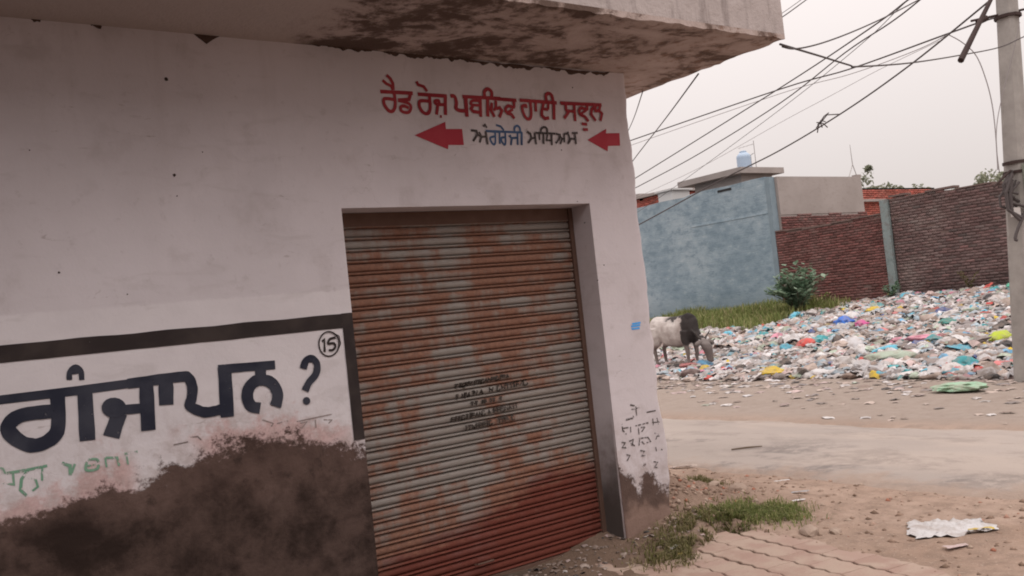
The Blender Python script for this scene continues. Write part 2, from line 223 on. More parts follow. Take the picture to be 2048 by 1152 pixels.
FEATURES=(('plastic_bag','bright blue knotted plastic bag in the middle of the garbage heap',(19.06,13.24,0.56),0.62,'blue'),('plastic_bag','yellow plastic bag at the front edge of the heap right of the cow',(13.51,11.0,0.05),0.5,'yellow'),('plastic_bag','lime yellow plastic bag near the concrete pole',(16.36,8.31,0.31),0.5,'lime'),('plastic_bag','pink plastic bag beside the dark red rag',(16.06,9.54,0.28),0.62,'pink'),('cloth_rag','dark red rag beside the pink plastic bag',(16.21,9.35,0.3),0.4,'darkred'),('plastic_sheet','blue and white printed plastic sheet below the lime bag',(15.42,8.52,0.22),0.62,'cyan'),('plastic_bag','pale green plastic bag spread flat on the heap near its front',(14.51,9.3,0.14),0.7,'palegreen'),('plastic_bag','striped teal plastic bag at the front edge near the pole',(13.95,7.65,0.09),0.5,'teal'),('plastic_bag','teal plastic bag just right of the red crumpled piece',(16.55,12.12,0.33),0.5,'teal'),('plastic_bag','red crumpled plastic piece in the left part of the heap',(16.27,12.3,0.3),0.45,'red'),('plastic_sheet','sky blue plastic strip on the left part of the heap',(18.18,12.78,0.48),0.5,'skyblue'),('plastic_bag','golden yellow plastic bag by the green weeds at the wall foot',(24.25,15.06,1.04),0.5,'yellow'),('plastic_bag','flat yellow plastic packet below the weeds at the wall foot',(21.16,13.78,0.75),0.4,'yellow'),('plastic_bag','turquoise plastic bag next to the golden yellow bag',(23.13,14.1,0.93),0.4,'cyan'),('plastic_bag','magenta plastic bag left of the bright blue bag',(18.66,12.52,0.52),0.42,'magenta'),('plastic_bag','coral pink plastic packet just below the bright blue bag',(17.93,11.59,0.45),0.38,'coral'),('plastic_bag','white bulging plastic sack just left of the bright blue bag',(20.01,13.74,0.65),0.6,'white'),('plastic_sheet','long white plastic sheet stretched on the heap right of the cow',(16.97,13.1,0.37),0.85,'white'),('plastic_bag','small teal packet right of the grass tuft',(17.76,14.56,0.44),0.36,'teal'),('plastic_bag','small cyan packet in the grass edge right of the cow',(18.57,16.39,0.51),0.36,'cyan'),('plastic_bag','small blue plastic packet under the muzzle of the cow',(14.47,13.54,0.14),0.4,'skyblue'),('plastic_bag','small yellow packet in front of the muzzle of the cow',(14.15,13.22,0.11),0.3,'yellow'),('cloth_rag','dull red rag on the ground in front of the cow',(14.29,13.8,0.12),0.5,'dullred'),('plastic_bag','dark brown bundle lying alone in front of the heap edge',(13.53,13.03,0.05),0.42,'brown'),('plastic_bag','purple pink plastic scrap behind the belly of the cow',(17.85,17.79,0.45),0.4,'magenta'),('plastic_bag','navy blue packet high on the heap near the wall',(19.65,11.16,0.61),0.45,'navy'),('plastic_bag','dark green plastic packet right of the bright blue bag',(18.24,10.27,0.48),0.45,'darkgreen'),('plastic_bag','black bin bag near the top right of the heap',(21.73,11.08,0.8),0.5,'black'),('plastic_bag','green plastic bag on the heap top beside the pole',(23.56,11.48,0.97),0.45,'green'),('plastic_bag','large pale green plastic bag lying alone on the dirt beyond the road',(11.75,6.56,0.0),0.62,'mint'),('plastic_sheet','teal and green torn wrapper beside the pale green spread bag',(13.78,8.76,0.07),0.4,'teal'),('plastic_sheet','red and white wrapper at the front edge near the pole',(13.66,7.13,0.06),0.4,'red'))
CABLES=(('thick dark cable sagging from the roof slab corner up to the top edge',(((5.2,3.84,3.21),(5.38,3.87,3.22),(5.73,3.92,3.3),(6.2,3.97,3.44),(6.76,4.01,3.63),(7.35,4.05,3.85),(7.92,4.06,4.07)),0.0077)),('thick dark cable dipping low from the slab corner across to the pole',(((5.1,3.78,3.2),(6.17,4.23,3.34),(7.03,4.54,3.42),(7.24,4.6,3.44),(8.8,5.02,3.71),(10.41,5.33,4.01),(11.78,5.53,4.28),(12.69,5.64,4.53),(14.08,5.76,4.9)),0.0108)),('long black cable running from behind the shop to the clamp on the pole',(((15.9,17.99,5.57),(15.98,16.52,5.63),(15.6,11.69,5.61),(15.06,9.73,5.43),(13.89,7.31,5.19),(13.36,6.5,5.07),(12.94,5.96,4.95)),0.0173)),('thin grey wire just below the long cable to the pole clamp',(((15.88,18.0,5.41),(15.89,16.44,5.49),(15.16,11.38,5.41),(14.43,9.33,5.18),(13.48,7.58,4.99),(12.82,6.67,4.91)),0.008)),('dark cable rising steeply from behind the shop wall, upper of a close pair',(((13.36,14.95,3.94),(13.22,13.67,4.15),(11.83,8.86,4.66),(10.28,6.31,4.62),(9.45,5.33,4.53),(8.79,4.65,4.42)),0.0125)),('dark cable rising steeply from behind the shop wall, lower of a close pair',(((13.35,14.96,3.79),(13.22,13.39,4.01),(12.9,11.57,4.23),(12.07,9.07,4.49),(11.0,7.15,4.63),(10.18,5.99,4.57),(9.53,5.24,4.51),(8.87,4.6,4.44)),0.0118)),('thin wire running beside the steep pair of cables',(((15.14,16.14,3.61),(14.79,14.24,4.0),(13.23,9.96,4.66),(11.43,7.19,4.78),(10.25,5.88,4.73),(9.63,5.27,4.65)),0.0065)),('black cable with a tied knot crossing low over the blue wall',(((11.96,13.53,2.82),(12.03,12.37,3.08),(11.96,10.36,3.5),(11.77,8.95,3.71),(11.35,7.49,3.94),(10.71,6.11,4.14),(9.67,4.64,4.27),(9.34,4.27,4.28)),0.0139)),('very thin pale wire sagging across the open sky',(((15.07,16.18,3.98),(15.02,13.52,4.36),(14.6,11.03,4.73),(14.17,9.6,4.85),(13.62,8.27,4.91),(12.76,6.71,4.85)),0.0052)),('short dark cable hanging from the slab side edge down behind the corner',(((9.61,10.26,3.49),(8.84,9.11,3.57),(7.18,6.87,3.52),(5.15,4.55,3.22)),0.0084)),('short thin wire close beside the shop corner below the slab',(((9.58,10.27,3.87),(7.47,7.69,3.66),(5.1,5.08,3.23)),0.0057)),('short cable at the top edge beside the slab end, upper one',(((6.64,4.99,3.91),(6.89,5.06,4.02),(7.37,5.19,4.24),(7.88,5.31,4.49)),0.0046)),('short cable at the top edge beside the slab end, lower thicker one',(((6.62,5.01,3.88),(6.9,5.07,3.99),(7.47,5.19,4.26),(7.92,5.28,4.48)),0.0078)),('thin grey drop cable curving from the long cable down to the pole box',(((12.69,6.64,4.88),(12.78,6.49,4.72),(12.85,6.36,4.5),(12.83,6.26,4.14),(12.77,6.19,3.77),(12.66,6.14,3.34),(12.52,6.1,2.86)),0.0095)),('thin grey drop cable hanging straight beside the pole down to its box',(((12.89,5.76,4.78),(12.76,5.84,4.35),(12.61,5.94,3.9),(12.49,6.01,3.51),(12.44,6.04,3.18),(12.43,6.04,2.81)),0.0073)))
KNOT=(11.6,8.08,3.91)
ROD=(((7.21,3.36,3.68),(6.56,3.36,3.08)),0.0202)
CHIPS=(((794,3270),(849,3269),(839,3246),(809,3243)),((1027,3273),(1114,3275),(1104,3244),(1077,3246),(1060,3259)),((1539,3282),(1708,3283),(1675,3242),(1620,3211),(1586,3239)),((1322,3312),(1346,3381),(1368,3389),(1352,3320)))
HOLES=((1398,2990,17),(1392,2497,14),(820,2034,9),(1545,2617,6),(743,2612,6),(1395,2390,6),(1114,1911,6),(4092,3105,9),(3935,2674,7),(4071,2182,7),(4198,1887,7),(4130,1788,6),(4025,2326,6))
# ------------------------------------------------------------------ terrain
WALL_Y, CORNER_X, DUMP_X = 4.733, 4.597, 13.0
PAV_O, PAV_D = Vector((4.69, 4.156)), Vector((0.165, 0.986))
PAV_N = Vector((0.986, -0.165))
ROAD0, ROAD1 = 6.42, 9.12
def road_edges(y):
    a = ROAD0 + .16*fb(y, 3.3, 0, .55) + .07*fb(y, 8.1, 0, 2.6)
    b = ROAD1 + .12*fb(y, 13.3, 0, .6) + .05*fb(y, 5.1, 0, 2.2)
    return a, b
def gz(x, y):
    z = 0.0
    near = 1 - sst(8, 16, x)
    z += .022*fb(x, y, 0, .9)*near + .010*fb(x+9, y, 0, 5, 3)*near
    # heap of earth and gravel against the shop corner
    dx, dy = x-4.75, y-5.75
    z += .40*math.exp(-(dx*dx/.40+dy*dy/.85))*(1+.45*fb(x, y, 2, 3.5))
    z += .05*math.exp(-((x-5.6)**2/.3+(y-4.8)**2/.3))
    # dumping ground rising to the far wall
    if x > DUMP_X-.8:
        t = max(0, x-DUMP_X)
        z += (.092*t if t < 11.4 else 1.05)*sst(-.8, 1.2, x-DUMP_X) + .11*fb(x, y, 4, .8)*sst(0, 2.5, x-DUMP_X)*(1-sst(26, 30, x))
    # the road bed
    a, b = road_edges(y)
    k = sst(a-.12, a+.1, x)*(1-sst(b-.1, b+.12, x))
    z = z*(1-k) + (-.03)*k
    # the paved strip lies over a lowered bed; loose earth laps over its far ends
    if 2.6 < x < 5.4 and y < 4.8:
        p = Vector((x, y)) - PAV_O
        off, al = p.dot(PAV_N), p.dot(PAV_D)
        nn = fb(x, y, 7, 4)*.07
        k = (1-sst(.02, .15, off+nn)) * (1-sst(-.03, .10, y-(3.86+.69*(x-3.88))+nn))
        k *= sst(-1.75, -1.1, al+nn*2.5)
        z = z*(1-k) + (-.075)*k
    return z
def axis(segs):
    out = []
    for a, b, n in segs: out += list(np.linspace(a, b, n, endpoint=False))
    return out + [segs[-1][1]]
gx = axis([(-300, -40, 6), (-40, 2.4, 14), (2.4, 6.8, 100), (6.8, 9.6, 45), (9.6, 14, 44), (14, 25, 44), (25, 60, 14), (60, 600, 8)])
gy = axis([(-300, -30, 6), (-30, 1.8, 10), (1.8, 7.2, 112), (7.2, 14, 50), (14, 27, 44), (27, 60, 14), (60, 600, 8)])
gv = np.array([(x, y, gz(x, y)) for x in gx for y in gy]); ny = len(gy)
gf = np.array([(i*ny+j, (i+1)*ny+j, (i+1)*ny+j+1, i*ny+j+1) for i in range(len(gx)-1) for j in range(ny-1)])

g = G('dirt'); P = g.pos(); S = g.sep(P)
n1 = g.noise(P, .8, 5); n2 = g.noise(P, 6, 6, .65); n3 = g.noise(P, 45, 4, .7)
c = g.ramp(n1, [(.3, (.29, .20, .15)), (.55, (.40, .295, .235)), (.75, (.34, .255, .205))])
c = g.mix(g.mr(n2, .35, .7), c, (.25, .18, .14))
c = g.mix(g.mr(n3, .56, .74), c, (.45, .36, .30))
# damp dark earth in front of the shutter and red brick dust beside the corner
dn = g.ma('ADD', S[1], g.ma('MULTIPLY', g.ma('SUBTRACT', n2, .5), .7))
dm = g.ma('MULTIPLY', g.mr(dn, 3.95, 4.25), g.mr(g.ma('ADD', S[0], g.ma('MULTIPLY', n2, .4)), 4.75, 4.45))
c = g.mix(g.ma('MULTIPLY', dm, .8), c, (.13, .088, .064))
lane = g.mr(g.ma('ADD', S[0], g.ma('MULTIPLY', g.ma('SUBTRACT', n1, .5), .5)), 3.55, 3.1)
c = g.mix(g.ma('MULTIPLY', lane, .92), c, g.mix(n2, (.05, .042, .038), (.085, .07, .062)))      # unseen lane ground darkened to cut the light it bounces onto the shop wall
d2 = g.n('ShaderNodeVectorMath', operation='DISTANCE'); g.put(d2.inputs[0], P); d2.inputs[1].default_value = (4.75, 5.35, .2)
c = g.mix(g.ma('MULTIPLY', g.mr(g.ma('ADD', d2.outputs['Value'], g.ma('MULTIPLY', g.ma('SUBTRACT', n2, .5), 1.0)), 1.25, .6), .7), c, g.mix(n3, (.15, .10, .075), (.27, .19, .145)))
ds = g.n('ShaderNodeVectorMath', operation='DISTANCE'); g.put(ds.inputs[0], P); ds.inputs[1].default_value = (5.0, 6.15, .2)
c = g.mix(g.ma('MULTIPLY', g.mr(g.ma('ADD', ds.outputs['Value'], g.ma('MULTIPLY', n2, .5)), .8, .4), .75), c, (.36, .12, .065))
# greyer trodden ground beyond the road
c = g.mix(g.ma('MULTIPLY', g.mr(S[0], 8.6, 9.8), .75), c, g.ramp(n2, [(.3, (.23, .195, .172)), (.7, (.36, .31, .275))]))
b = g.bump(g.ma('ADD', n3, g.ma('MULTIPLY', n2, 2.0)), .55, .02)
M_DIRT = g.fin(c, .97, b, spec=.1)
ground = link('ground', npmesh('ground', gv, gf, M_DIRT, smooth=True)); tag(ground, kind='structure')

# road: one crowned sheet with crumbling edges
ys = axis([(-120, -4, 12), (-4, 1.5, 14), (1.5, 16, 150), (16, 60, 60), (60, 300, 8)])
rv = []; NX = 26
for y in ys:
    a, bb = road_edges(y)
    for k in range(NX+1):
        t = k/NX; x = a+(bb-a)*t
        e = min(t, 1-t)*NX
        z = .012 + .02*math.sin(math.pi*t) + .006*fb(x, y, 1, 1.2)
        if e < 1: z = -.045
        elif e < 3: z += .008*fb(x, y, 5, 6) - .006*(3-e)
        rv.append((x, y, z))
rv = np.array(rv); m_ = NX+1
rf = np.array([(j*m_+k, j*m_+k+1, (j+1)*m_+k+1, (j+1)*m_+k) for j in range(len(ys)-1) for k in range(NX)])
g = G('dusty_asphalt'); P = g.pos(); S = g.sep(P)
n1 = g.noise(g.map(P, (1, .35, 1)), 1.1, 5); n2 = g.noise(P, 9, 5, .7); n3 = g.noise(P, 80, 3, .7)
c = g.ramp(n1, [(.3, (.335, .29, .262)), (.7, (.40, .345, .31))])
c = g.mix(g.ma('MULTIPLY', g.mr(n3, .5, .8), .35), c, (.19, .15, .135))
zn = g.mr(g.noise(g.map(P, (.8, .55, 1), loc=(2, 5, 0)), 1.0, 4, .6), .48, .56)
worn = g.ma('MULTIPLY', g.ma('MULTIPLY', g.mr(S[0], 8.2, 7.2), zn), g.mr(n2, .36, .60))
c = g.mix(g.ma('MULTIPLY', worn, .75), c, (.17, .148, .14))
dustp = g.mr(g.noise(g.map(P, (.6, .25, 1), loc=(3, 3, 0)), 1.6, 4, .6), .5, .62)
c = g.mix(g.ma('MULTIPLY', dustp, .4), c, (.45, .375, .325))
ed = g.ma('ADD', g.ma('MINIMUM', g.ma('SUBTRACT', S[0], 6.42), g.ma('SUBTRACT', 9.12, S[0])), g.ma('MULTIPLY', g.ma('SUBTRACT', g.noise(P, 1.7, 5, .65), .5), 1.3))
c = g.mix(g.ma('MULTIPLY', g.mr(ed, .35, .0), .85), c, g.ramp(n2, [(.3, (.30, .225, .18)), (.7, (.40, .31, .255))]))
pat = g.mr(g.noise(g.map(P, (1, .5, 1), loc=(1, 8, 0)), 2.3, 7, .75), .50, .64)
c = g.mix(g.ma('MULTIPLY', pat, .5), c, (.24, .205, .185))
b = g.bump(g.ma('ADD', n3, g.ma('ADD', g.ma('MULTIPLY', n2, 1.2), g.ma('MULTIPLY', worn, -1.2))), .5, .015)
M_ROAD = g.fin(c, .92, b, spec=.15)
road = link('road', npmesh('road', rv, rf, M_ROAD, smooth=True)); tag(road, kind='structure')

# paved strip: wavy-edged interlocking pavers
g = G('paver_concrete'); P = g.pos(); rn = g.rand()
n1 = g.noise(P, 5, 5); n2 = g.noise(P, 60, 3, .7)
c = g.mix(rn, (.33, .225, .185), (.38, .27, .225)); c = g.mix(g.mr(n1, .38, .62), c, (.40, .305, .25))
c = g.mix(g.ma('MULTIPLY', g.mr(n2, .55, .8), .5), c, (.22, .15, .12))
M_PAV = g.fin(c, .95, g.bump(g.ma('ADD', n2, n1), .35, .006), spec=.12)
PW, PL = .213, .246
def paver_mesh(k):
    n = 8; hl, hw = PL/2-.0018, PW/2-.0075
    tri = lambda t: .009*(abs(((t*4) % 2)-1)*2-1)
    L = [(-hw+tri(i/n)+.004*mn.noise(Vector((i*.8, k, 1))), -hl+2*hl*i/n) for i in range(n+1)]
    Rr = [(hw+tri(i/n)+.004*mn.noise(Vector((i*.8, k, 5))), -hl+2*hl*i/n) for i in range(n, -1, -1)]
    o = L+Rr; cx = 0
    rings = []
    for s_, z in ((1, -.06), (1, -.005), (.965, 0)):
        rings.append([(x*s_, y*(1-(1-s_)*.8), z) for x, y in reversed(o)])
    return MB().rings(rings).mesh('paver', M_PAV)
pm = [paver_mesh(k) for k in range(4)]
pave = MB()
for i_, (o0, a0) in enumerate(((-1.35, -2.1),)):
    q = []
    for o_, a_ in ((-1.35, -2.2), (.10, -2.2), (.10, .12), (-1.35, .12)):
        p = PAV_O + PAV_N*o_ + PAV_D*a_; q.append((p.x, p.y, -.058))
    pave.add(q+[(x, y, -.095) for x, y, z in q], [(0, 1, 2, 3), (7, 6, 5, 4), (0, 4, 5, 1), (1, 5, 6, 2), (2, 6, 7, 3), (3, 7, 4, 0)])
pavement = pave.build('pavement', M_DIRT); tag(pavement, kind='structure')
for r in range(-5, 1):
    for j in range(-8, 1):
        p = PAV_O + PAV_N*((r+.5)*PW) + PAV_D*((j-.5+(.5 if r % 2 else 0))*PL+.12)
        o = link('paver', pm[rnd.randrange(4)], pavement, (p.x, p.y, .004+rnd.uniform(-.0025, .0025)))
        o.rotation_euler = (rnd.uniform(-.012, .012), rnd.uniform(-.012, .012), -math.atan2(PAV_D.x, PAV_D.y)+rnd.uniform(-.01, .01))

# ------------------------------------------------------------------ the shop
SH_L, SH_R, SH_T, SH_Y = 2.293, 4.130, 2.312, 4.945
g = G('whitewashed_plaster'); P = g.pos(); S = g.sep(P)
n1 = g.noise(P, .9, 4); n2 = g.noise(P, 3.2, 6, .62); n3 = g.noise(P, 14, 5, .65); n4 = g.noise(P, 70, 3, .6)
c = g.ramp(n1, [(.3, (.55, .505, .525)), (.5, (.635, .585, .61)), (.7, (.585, .535, .555))])
c = g.mix(g.ma('MULTIPLY', g.mr(n2, .52, .72), .35), c, (.40, .35, .345))
c = g.mix(g.ma('MULTIPLY', g.mr(n3, .60, .72), .25), c, (.36, .31, .305))
# newer whitewash round the painted notice
wl = g.ma('ADD', S[2], g.ma('MULTIPLY', g.ma('SUBTRACT', n3, .5), .035))
wm = g.ma('MULTIPLY', g.mr(wl, 1.862, 1.846), g.ma('LESS_THAN', S[0], 2.32))
c = g.mix(g.ma('MULTIPLY', wm, .8), c, g.ramp(n2, [(.35, (.65, .605, .625)), (.65, (.72, .675, .695))]))
# hairline cracks
wv = g.n('ShaderNodeVectorMath', operation='ADD'); g.put(wv.inputs[0], P)
nv = g.n('ShaderNodeTexNoise'); g.put(nv.inputs['Vector'], P); nv.inputs['Scale'].default_value = 2.5; nv.inputs['Detail'].default_value = 5
g.put(wv.inputs[1], nv.outputs['Color'])
cr = g.voro(wv.outputs[0], .9, 'DISTANCE_TO_EDGE')
cm = g.ma('MULTIPLY', g.mr(cr, .007, .0), g.mr(g.noise(P, 1.3, 2), .5, .62))
c = g.mix(g.ma('MULTIPLY', cm, .10), c, (.24, .19, .175))
rain = g.ma('MULTIPLY', g.mr(g.noise(g.map(P, (1, 1, .10)), 7, 5, .65), .5, .72), g.mr(S[2], 1.9, 3.1))
c = g.mix(g.ma('MULTIPLY', rain, .14), c, (.33, .275, .26))
trow = g.noise(g.map(P, (1.2, 1, 4.5), rot=(0, .35, 0)), 2.6, 5, .6, .8)
c = g.mix(g.ma('MULTIPLY', g.mr(trow, .55, .7), .22), c, (.42, .375, .37))
c = g.mix(g.ma('MULTIPLY', g.mr(trow, .42, .3), .25), c, (.64, .59, .60))
# scuffed marks
sc1 = g.ma('MULTIPLY', g.mr(g.noise(g.map(P, (1, 1, 3.5)), 6.5, 7, .7, 1.2), .60, .68), g.mr(g.noise(P, 1.7, 2), .52, .66))
c = g.mix(g.ma('MULTIPLY', sc1, .55), c, (.27, .215, .20))
# plaster fallen off low down: bare mud-coloured render with a pink undercoat showing at its edge
bd = g.curve(S[0], 0, 5, [(0, .95), (.49, .955), (.69, .93), (.91, 1.0), (1.27, 1.05), (1.6, 1.085), (1.92, 1.06), (2.2, .97), (2.4, .90), (4.1, .56), (4.18, .44), (4.29, .33), (4.37, .46), (4.5, .34), (4.6, .27), (5, .3)])
h = g.ma('SUBTRACT', S[2], bd)
h = g.ma('ADD', h, g.ma('MULTIPLY', g.ma('SUBTRACT', n2, .5), .34))
h = g.ma('ADD', h, g.ma('MULTIPLY', g.ma('SUBTRACT', n3, .5), .16))
h = g.ma('ADD', h, g.ma('MULTIPLY', g.ma('SUBTRACT', n4, .5), .05))
nz_ = g.noise(g.map(P, (1, 1, 1.3)), 17, 7, .75)
h = g.ma('ADD', h, g.ma('MULTIPLY', g.ma('SUBTRACT', nz_, .5), .30))
mud = g.ma('MULTIPLY', g.mr(h, .035, -.03), 1.)
front = g.ma('SUBTRACT', 1., g.ma('MULTIPLY', g.ma('GREATER_THAN', S[1], WALL_Y+.004), g.ma('LESS_THAN', S[0], 4.2)))
mud = g.ma('MULTIPLY', mud, front)
pinkm = g.ma('MULTIPLY', g.mr(g.ma('ADD', h, g.ma('MULTIPLY', g.ma('SUBTRACT', g.noise(g.map(P, loc=(4, 0, 1)), 7, 5, .7), .5), .42)), .17, .03),
             g.mr(g.noise(g.map(P, loc=(0, 3, 7)), 1.6, 2), .38, .50))
pinkm = g.ma('MULTIPLY', pinkm, g.ma('MULTIPLY', front, g.mr(S[0], 4.0, 3.6)))
c = g.mix(g.ma('MULTIPLY', pinkm, .8), c, g.ramp(n4, [(.3, (.50, .305, .29)), (.7, (.58, .40, .385))]))
grime = g.mr(h, .45, -.02)
c = g.mix(g.ma('MULTIPLY', grime, g.ma('MULTIPLY', g.mr(n3, .42, .66), .45)), c, (.33, .25, .225))
mc = g.ramp(n2, [(.3, (.066, .041, .035)), (.5, (.112, .072, .061)), (.72, (.155, .104, .09))])
mc = g.mix(g.mr(n3, .52, .72), mc, (.05, .033, .028))
pz = g.mr(g.ma('ADD', S[2], g.ma('MULTIPLY', g.ma('SUBTRACT', n2, .5), .5)), .30, .20)
mc = g.mix(g.mr(S[0], 4.12, 4.16), mc, g.mix(pz, g.mix(n3, (.075, .05, .042), (.15, .10, .085)), g.mix(n3, (.20, .13, .105), (.31, .215, .18))))
fl = g.ma('MULTIPLY', g.mr(g.noise(P, 11, 5, .72), .69, .76), .35)
mc = g.mix(fl, mc, (.30, .21, .185))
damp = g.mr(g.ma('ADD', S[2], g.ma('MULTIPLY', g.ma('SUBTRACT', n2, .5), .5)), .95, .72)
mc = g.mix(g.ma('MULTIPLY', damp, g.ma('LESS_THAN', S[0], 2.4)), mc, g.mix(g.mr(g.ma('ADD', g.ma('MULTIPLY', n2, .7), g.ma('MULTIPLY', n3, .3)), .38, .62), (.03, .019, .016), (.092, .06, .051)))
salt = g.mr(g.ma('ABSOLUTE', g.ma('SUBTRACT', g.noise(g.map(P, loc=(3, 1, 2)), 2.1, 3, .5, .4), .55)), .022, .0)
mc = g.mix(g.ma('MULTIPLY', salt, g.ma('MULTIPLY', g.mr(n2, .45, .7), .10)), mc, (.20, .15, .135))
c = g.mix(mud, c, mc)
# darker towards the bottom inside the reveal
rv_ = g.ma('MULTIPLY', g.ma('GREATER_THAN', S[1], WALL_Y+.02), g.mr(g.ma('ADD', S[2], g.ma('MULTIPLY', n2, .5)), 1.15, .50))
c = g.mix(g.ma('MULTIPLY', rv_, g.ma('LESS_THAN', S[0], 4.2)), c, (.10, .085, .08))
bh = g.ma('ADD', g.ma('MULTIPLY', n1, 3), g.ma('ADD', g.ma('MULTIPLY', n3, .35), g.ma('ADD', g.ma('MULTIPLY', n4, .12), g.ma('MULTIPLY', mud, -.75))))
bh = g.ma('ADD', bh, g.ma('MULTIPLY', g.ma('MULTIPLY', mud, n3), .9))
bh = g.ma('SUBTRACT', bh, g.ma('MULTIPLY', cm, .08))
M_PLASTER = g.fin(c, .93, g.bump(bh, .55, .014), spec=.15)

shop = empty('shop_building', (3.4, 5.6, 0), 'whitewashed corner shop with rusty roller shutter, painted lettering and stained overhanging roof slab', 'building')
# walls: front face with the shutter opening, soft irregular corner, side face
TOPZ = 3.255
xs = axis([(-9, -.5, 6), (-.5, SH_L, 28), (SH_L, SH_R, 14), (SH_R, CORNER_X-.04, 12)])
path = [(x, WALL_Y) for x in xs]
for k in range(1, 6):
    a = k/6*math.pi/2; path.append((CORNER_X-.04+.04*math.sin(a), WALL_Y+.04-.04*math.cos(a)))
path += [(CORNER_X, WALL_Y+.04+t) for t in (0, .06, .14, .25, .5, .9, 1.5, 2.5, 4, 5.2)]
zs = axis([(-.25, SH_T, 60), (SH_T, TOPZ, 20)])
wv_, wf_ = [], []; nz = len(zs)
for i, (x, y) in enumerate(path):
    corner = 1 - sst(.0, .22, abs(x-CORNER_X)+max(0, y-WALL_Y)*1.0) if x > 4.2 else 0
    for z in zs:
        e = corner*(.016*fb(x, y, z*1.0, 2.2)+.012*fb(x, y, z, 7))
        e += corner*(.016*math.exp(-((z-.62)/.16)**2) - .010*math.exp(-((z-.95)/.12)**2))
        ox = x + e*.9; oy = y - e*.25
        wv_.append((ox, oy, z))
for i in range(len(path)-1):
    for k in range(nz-1):
        mx = (path[i][0]+path[i+1][0])/2; mz = (zs[k]+zs[k+1])/2
        if SH_L < mx < SH_R and path[i+1][1] < WALL_Y+.001 and mz < SH_T: continue
        wf_.append((i*nz+k, (i+1)*nz+k, (i+1)*nz+k+1, i*nz+k+1))
w = MB(); w.add(wv_, wf_)
walls = w.build('wall', M_PLASTER, shop, smooth=True)
# reveals of the opening, and the plain back of the building
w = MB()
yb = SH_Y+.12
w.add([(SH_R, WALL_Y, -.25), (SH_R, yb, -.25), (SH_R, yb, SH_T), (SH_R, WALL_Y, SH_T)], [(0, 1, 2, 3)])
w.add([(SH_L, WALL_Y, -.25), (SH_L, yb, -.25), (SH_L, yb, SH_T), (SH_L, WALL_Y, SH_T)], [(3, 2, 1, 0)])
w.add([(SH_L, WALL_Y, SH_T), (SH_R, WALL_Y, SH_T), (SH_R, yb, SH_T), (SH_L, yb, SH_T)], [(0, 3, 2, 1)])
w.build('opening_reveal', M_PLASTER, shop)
w = MB(); w.box((-9, 9.9, -.25), (4.55, 10.0, TOPZ)); w.build('rear_wall', M_PLASTER, shop)

# roof slab with stained, flaking underside
g = G('stained_concrete'); P = g.pos(); S = g.sep(P)
n1 = g.noise(g.map(P, (1, 1.6, 1)), 1.9, 6, .62, .6); n2 = g.noise(P, 9, 6, .68); n3 = g.noise(P, 40, 4, .7)
c = g.ramp(n1, [(.36, (.50, .41, .385)), (.5, (.42, .335, .305)), (.64, (.32, .245, .215))])
under = g.ma('LESS_THAN', S[2], 3.275)
dk = g.ma('ADD', n1, g.ma('MULTIPLY', g.ma('SUBTRACT', n2, .5), .75))
near = g.ma('MULTIPLY', g.mr(S[1], 4.3, 4.72), g.mr(S[0], 4.5, 3.7))
left = g.ma('MULTIPLY', g.mr(S[0], 2.05, 2.3), g.mr(S[0], 3.5, 2.6))
dk = g.ma('ADD', dk, g.ma('ADD', g.ma('MULTIPLY', near, .05), g.ma('MULTIPLY', left, .09)))
zone = g.mr(g.ma('ADD', S[0], g.ma('MULTIPLY', n2, .5)), 2.2, 2.5)
mold = g.ma('MULTIPLY', g.ma('MULTIPLY', g.mr(dk, .48, .66), zone), under)
c = g.mix(g.ma('MULTIPLY', mold, .88), c, g.mix(n3, (.062, .038, .03), (.12, .078, .062)))
ora = g.ma('MULTIPLY', g.ma('MULTIPLY', g.mr(n2, .5, .68), under), g.mr(S[0], 3.6, 4.6))
c = g.mix(g.ma('MULTIPLY', ora, .6), c, (.30, .185, .135))
wash = g.ma('MULTIPLY', under, g.ma('SUBTRACT', 1., zone))
c = g.mix(g.ma('MULTIPLY', wash, .9), c, (.50, .425, .40))
str_ = g.ma('MULTIPLY', g.mr(g.noise(g.map(P, (1, 1, .16)), 9, 5, .7), .5, .68), g.ma('SUBTRACT', 1., under))
c = g.mix(g.ma('MULTIPLY', g.ma('SUBTRACT', 1., under), .8), c, g.ramp(n2, [(.3, (.42, .37, .36)), (.7, (.50, .445, .435))]))
c = g.mix(g.ma('MULTIPLY', str_, .6), c, (.22, .185, .175))
lowedge = g.ma('MULTIPLY', g.mr(g.ma('ADD', S[2], g.ma('MULTIPLY', g.ma('SUBTRACT', n2, .5), .05)), 3.268, 3.252), g.ma('SUBTRACT', 1., under))
M_SLAB = g.fin(c, .94, g.bump(g.ma('ADD', g.ma('MULTIPLY', n2, 1.4), g.ma('SUBTRACT', n3, g.ma('MULTIPLY', mold, 1.2))), .38, .018), spec=.12)
# slab: fine mesh with slightly ragged lower arris
SX1, SY0, SZ0, SZ1 = 5.172, 3.79, 3.236, 3.52
sx = axis([(-9, 1.6, 5), (1.6, SX1, 90)]); sy = axis([(SY0, WALL_Y+.2, 26), (WALL_Y+.2, 10.2, 22)])
sb = MB(); nsy = len(sy); vv = []
def ragged(x, y):
    e = min(y-SY0, SX1-x) if x > 1.5 else y-SY0
    k = 1-sst(0, .05, e)
    return .012*fb(x, y, 0, 9)*k + .004*fb(x, y, 3, 3) + k*.007
for x in sx:
    for y in sy: vv.append((x, y, SZ0+ragged(x, y)+.012*(x > 4.9)*0))
ff = [(i*nsy+j, i*nsy+j+1, (i+1)*nsy+j+1, (i+1)*nsy+j) for i in range(len(sx)-1) for j in range(nsy-1)]
k0 = len(vv)
for x in sx: vv.append((x, SY0, SZ1))
for y in sy: vv.append((SX1, y, SZ1))
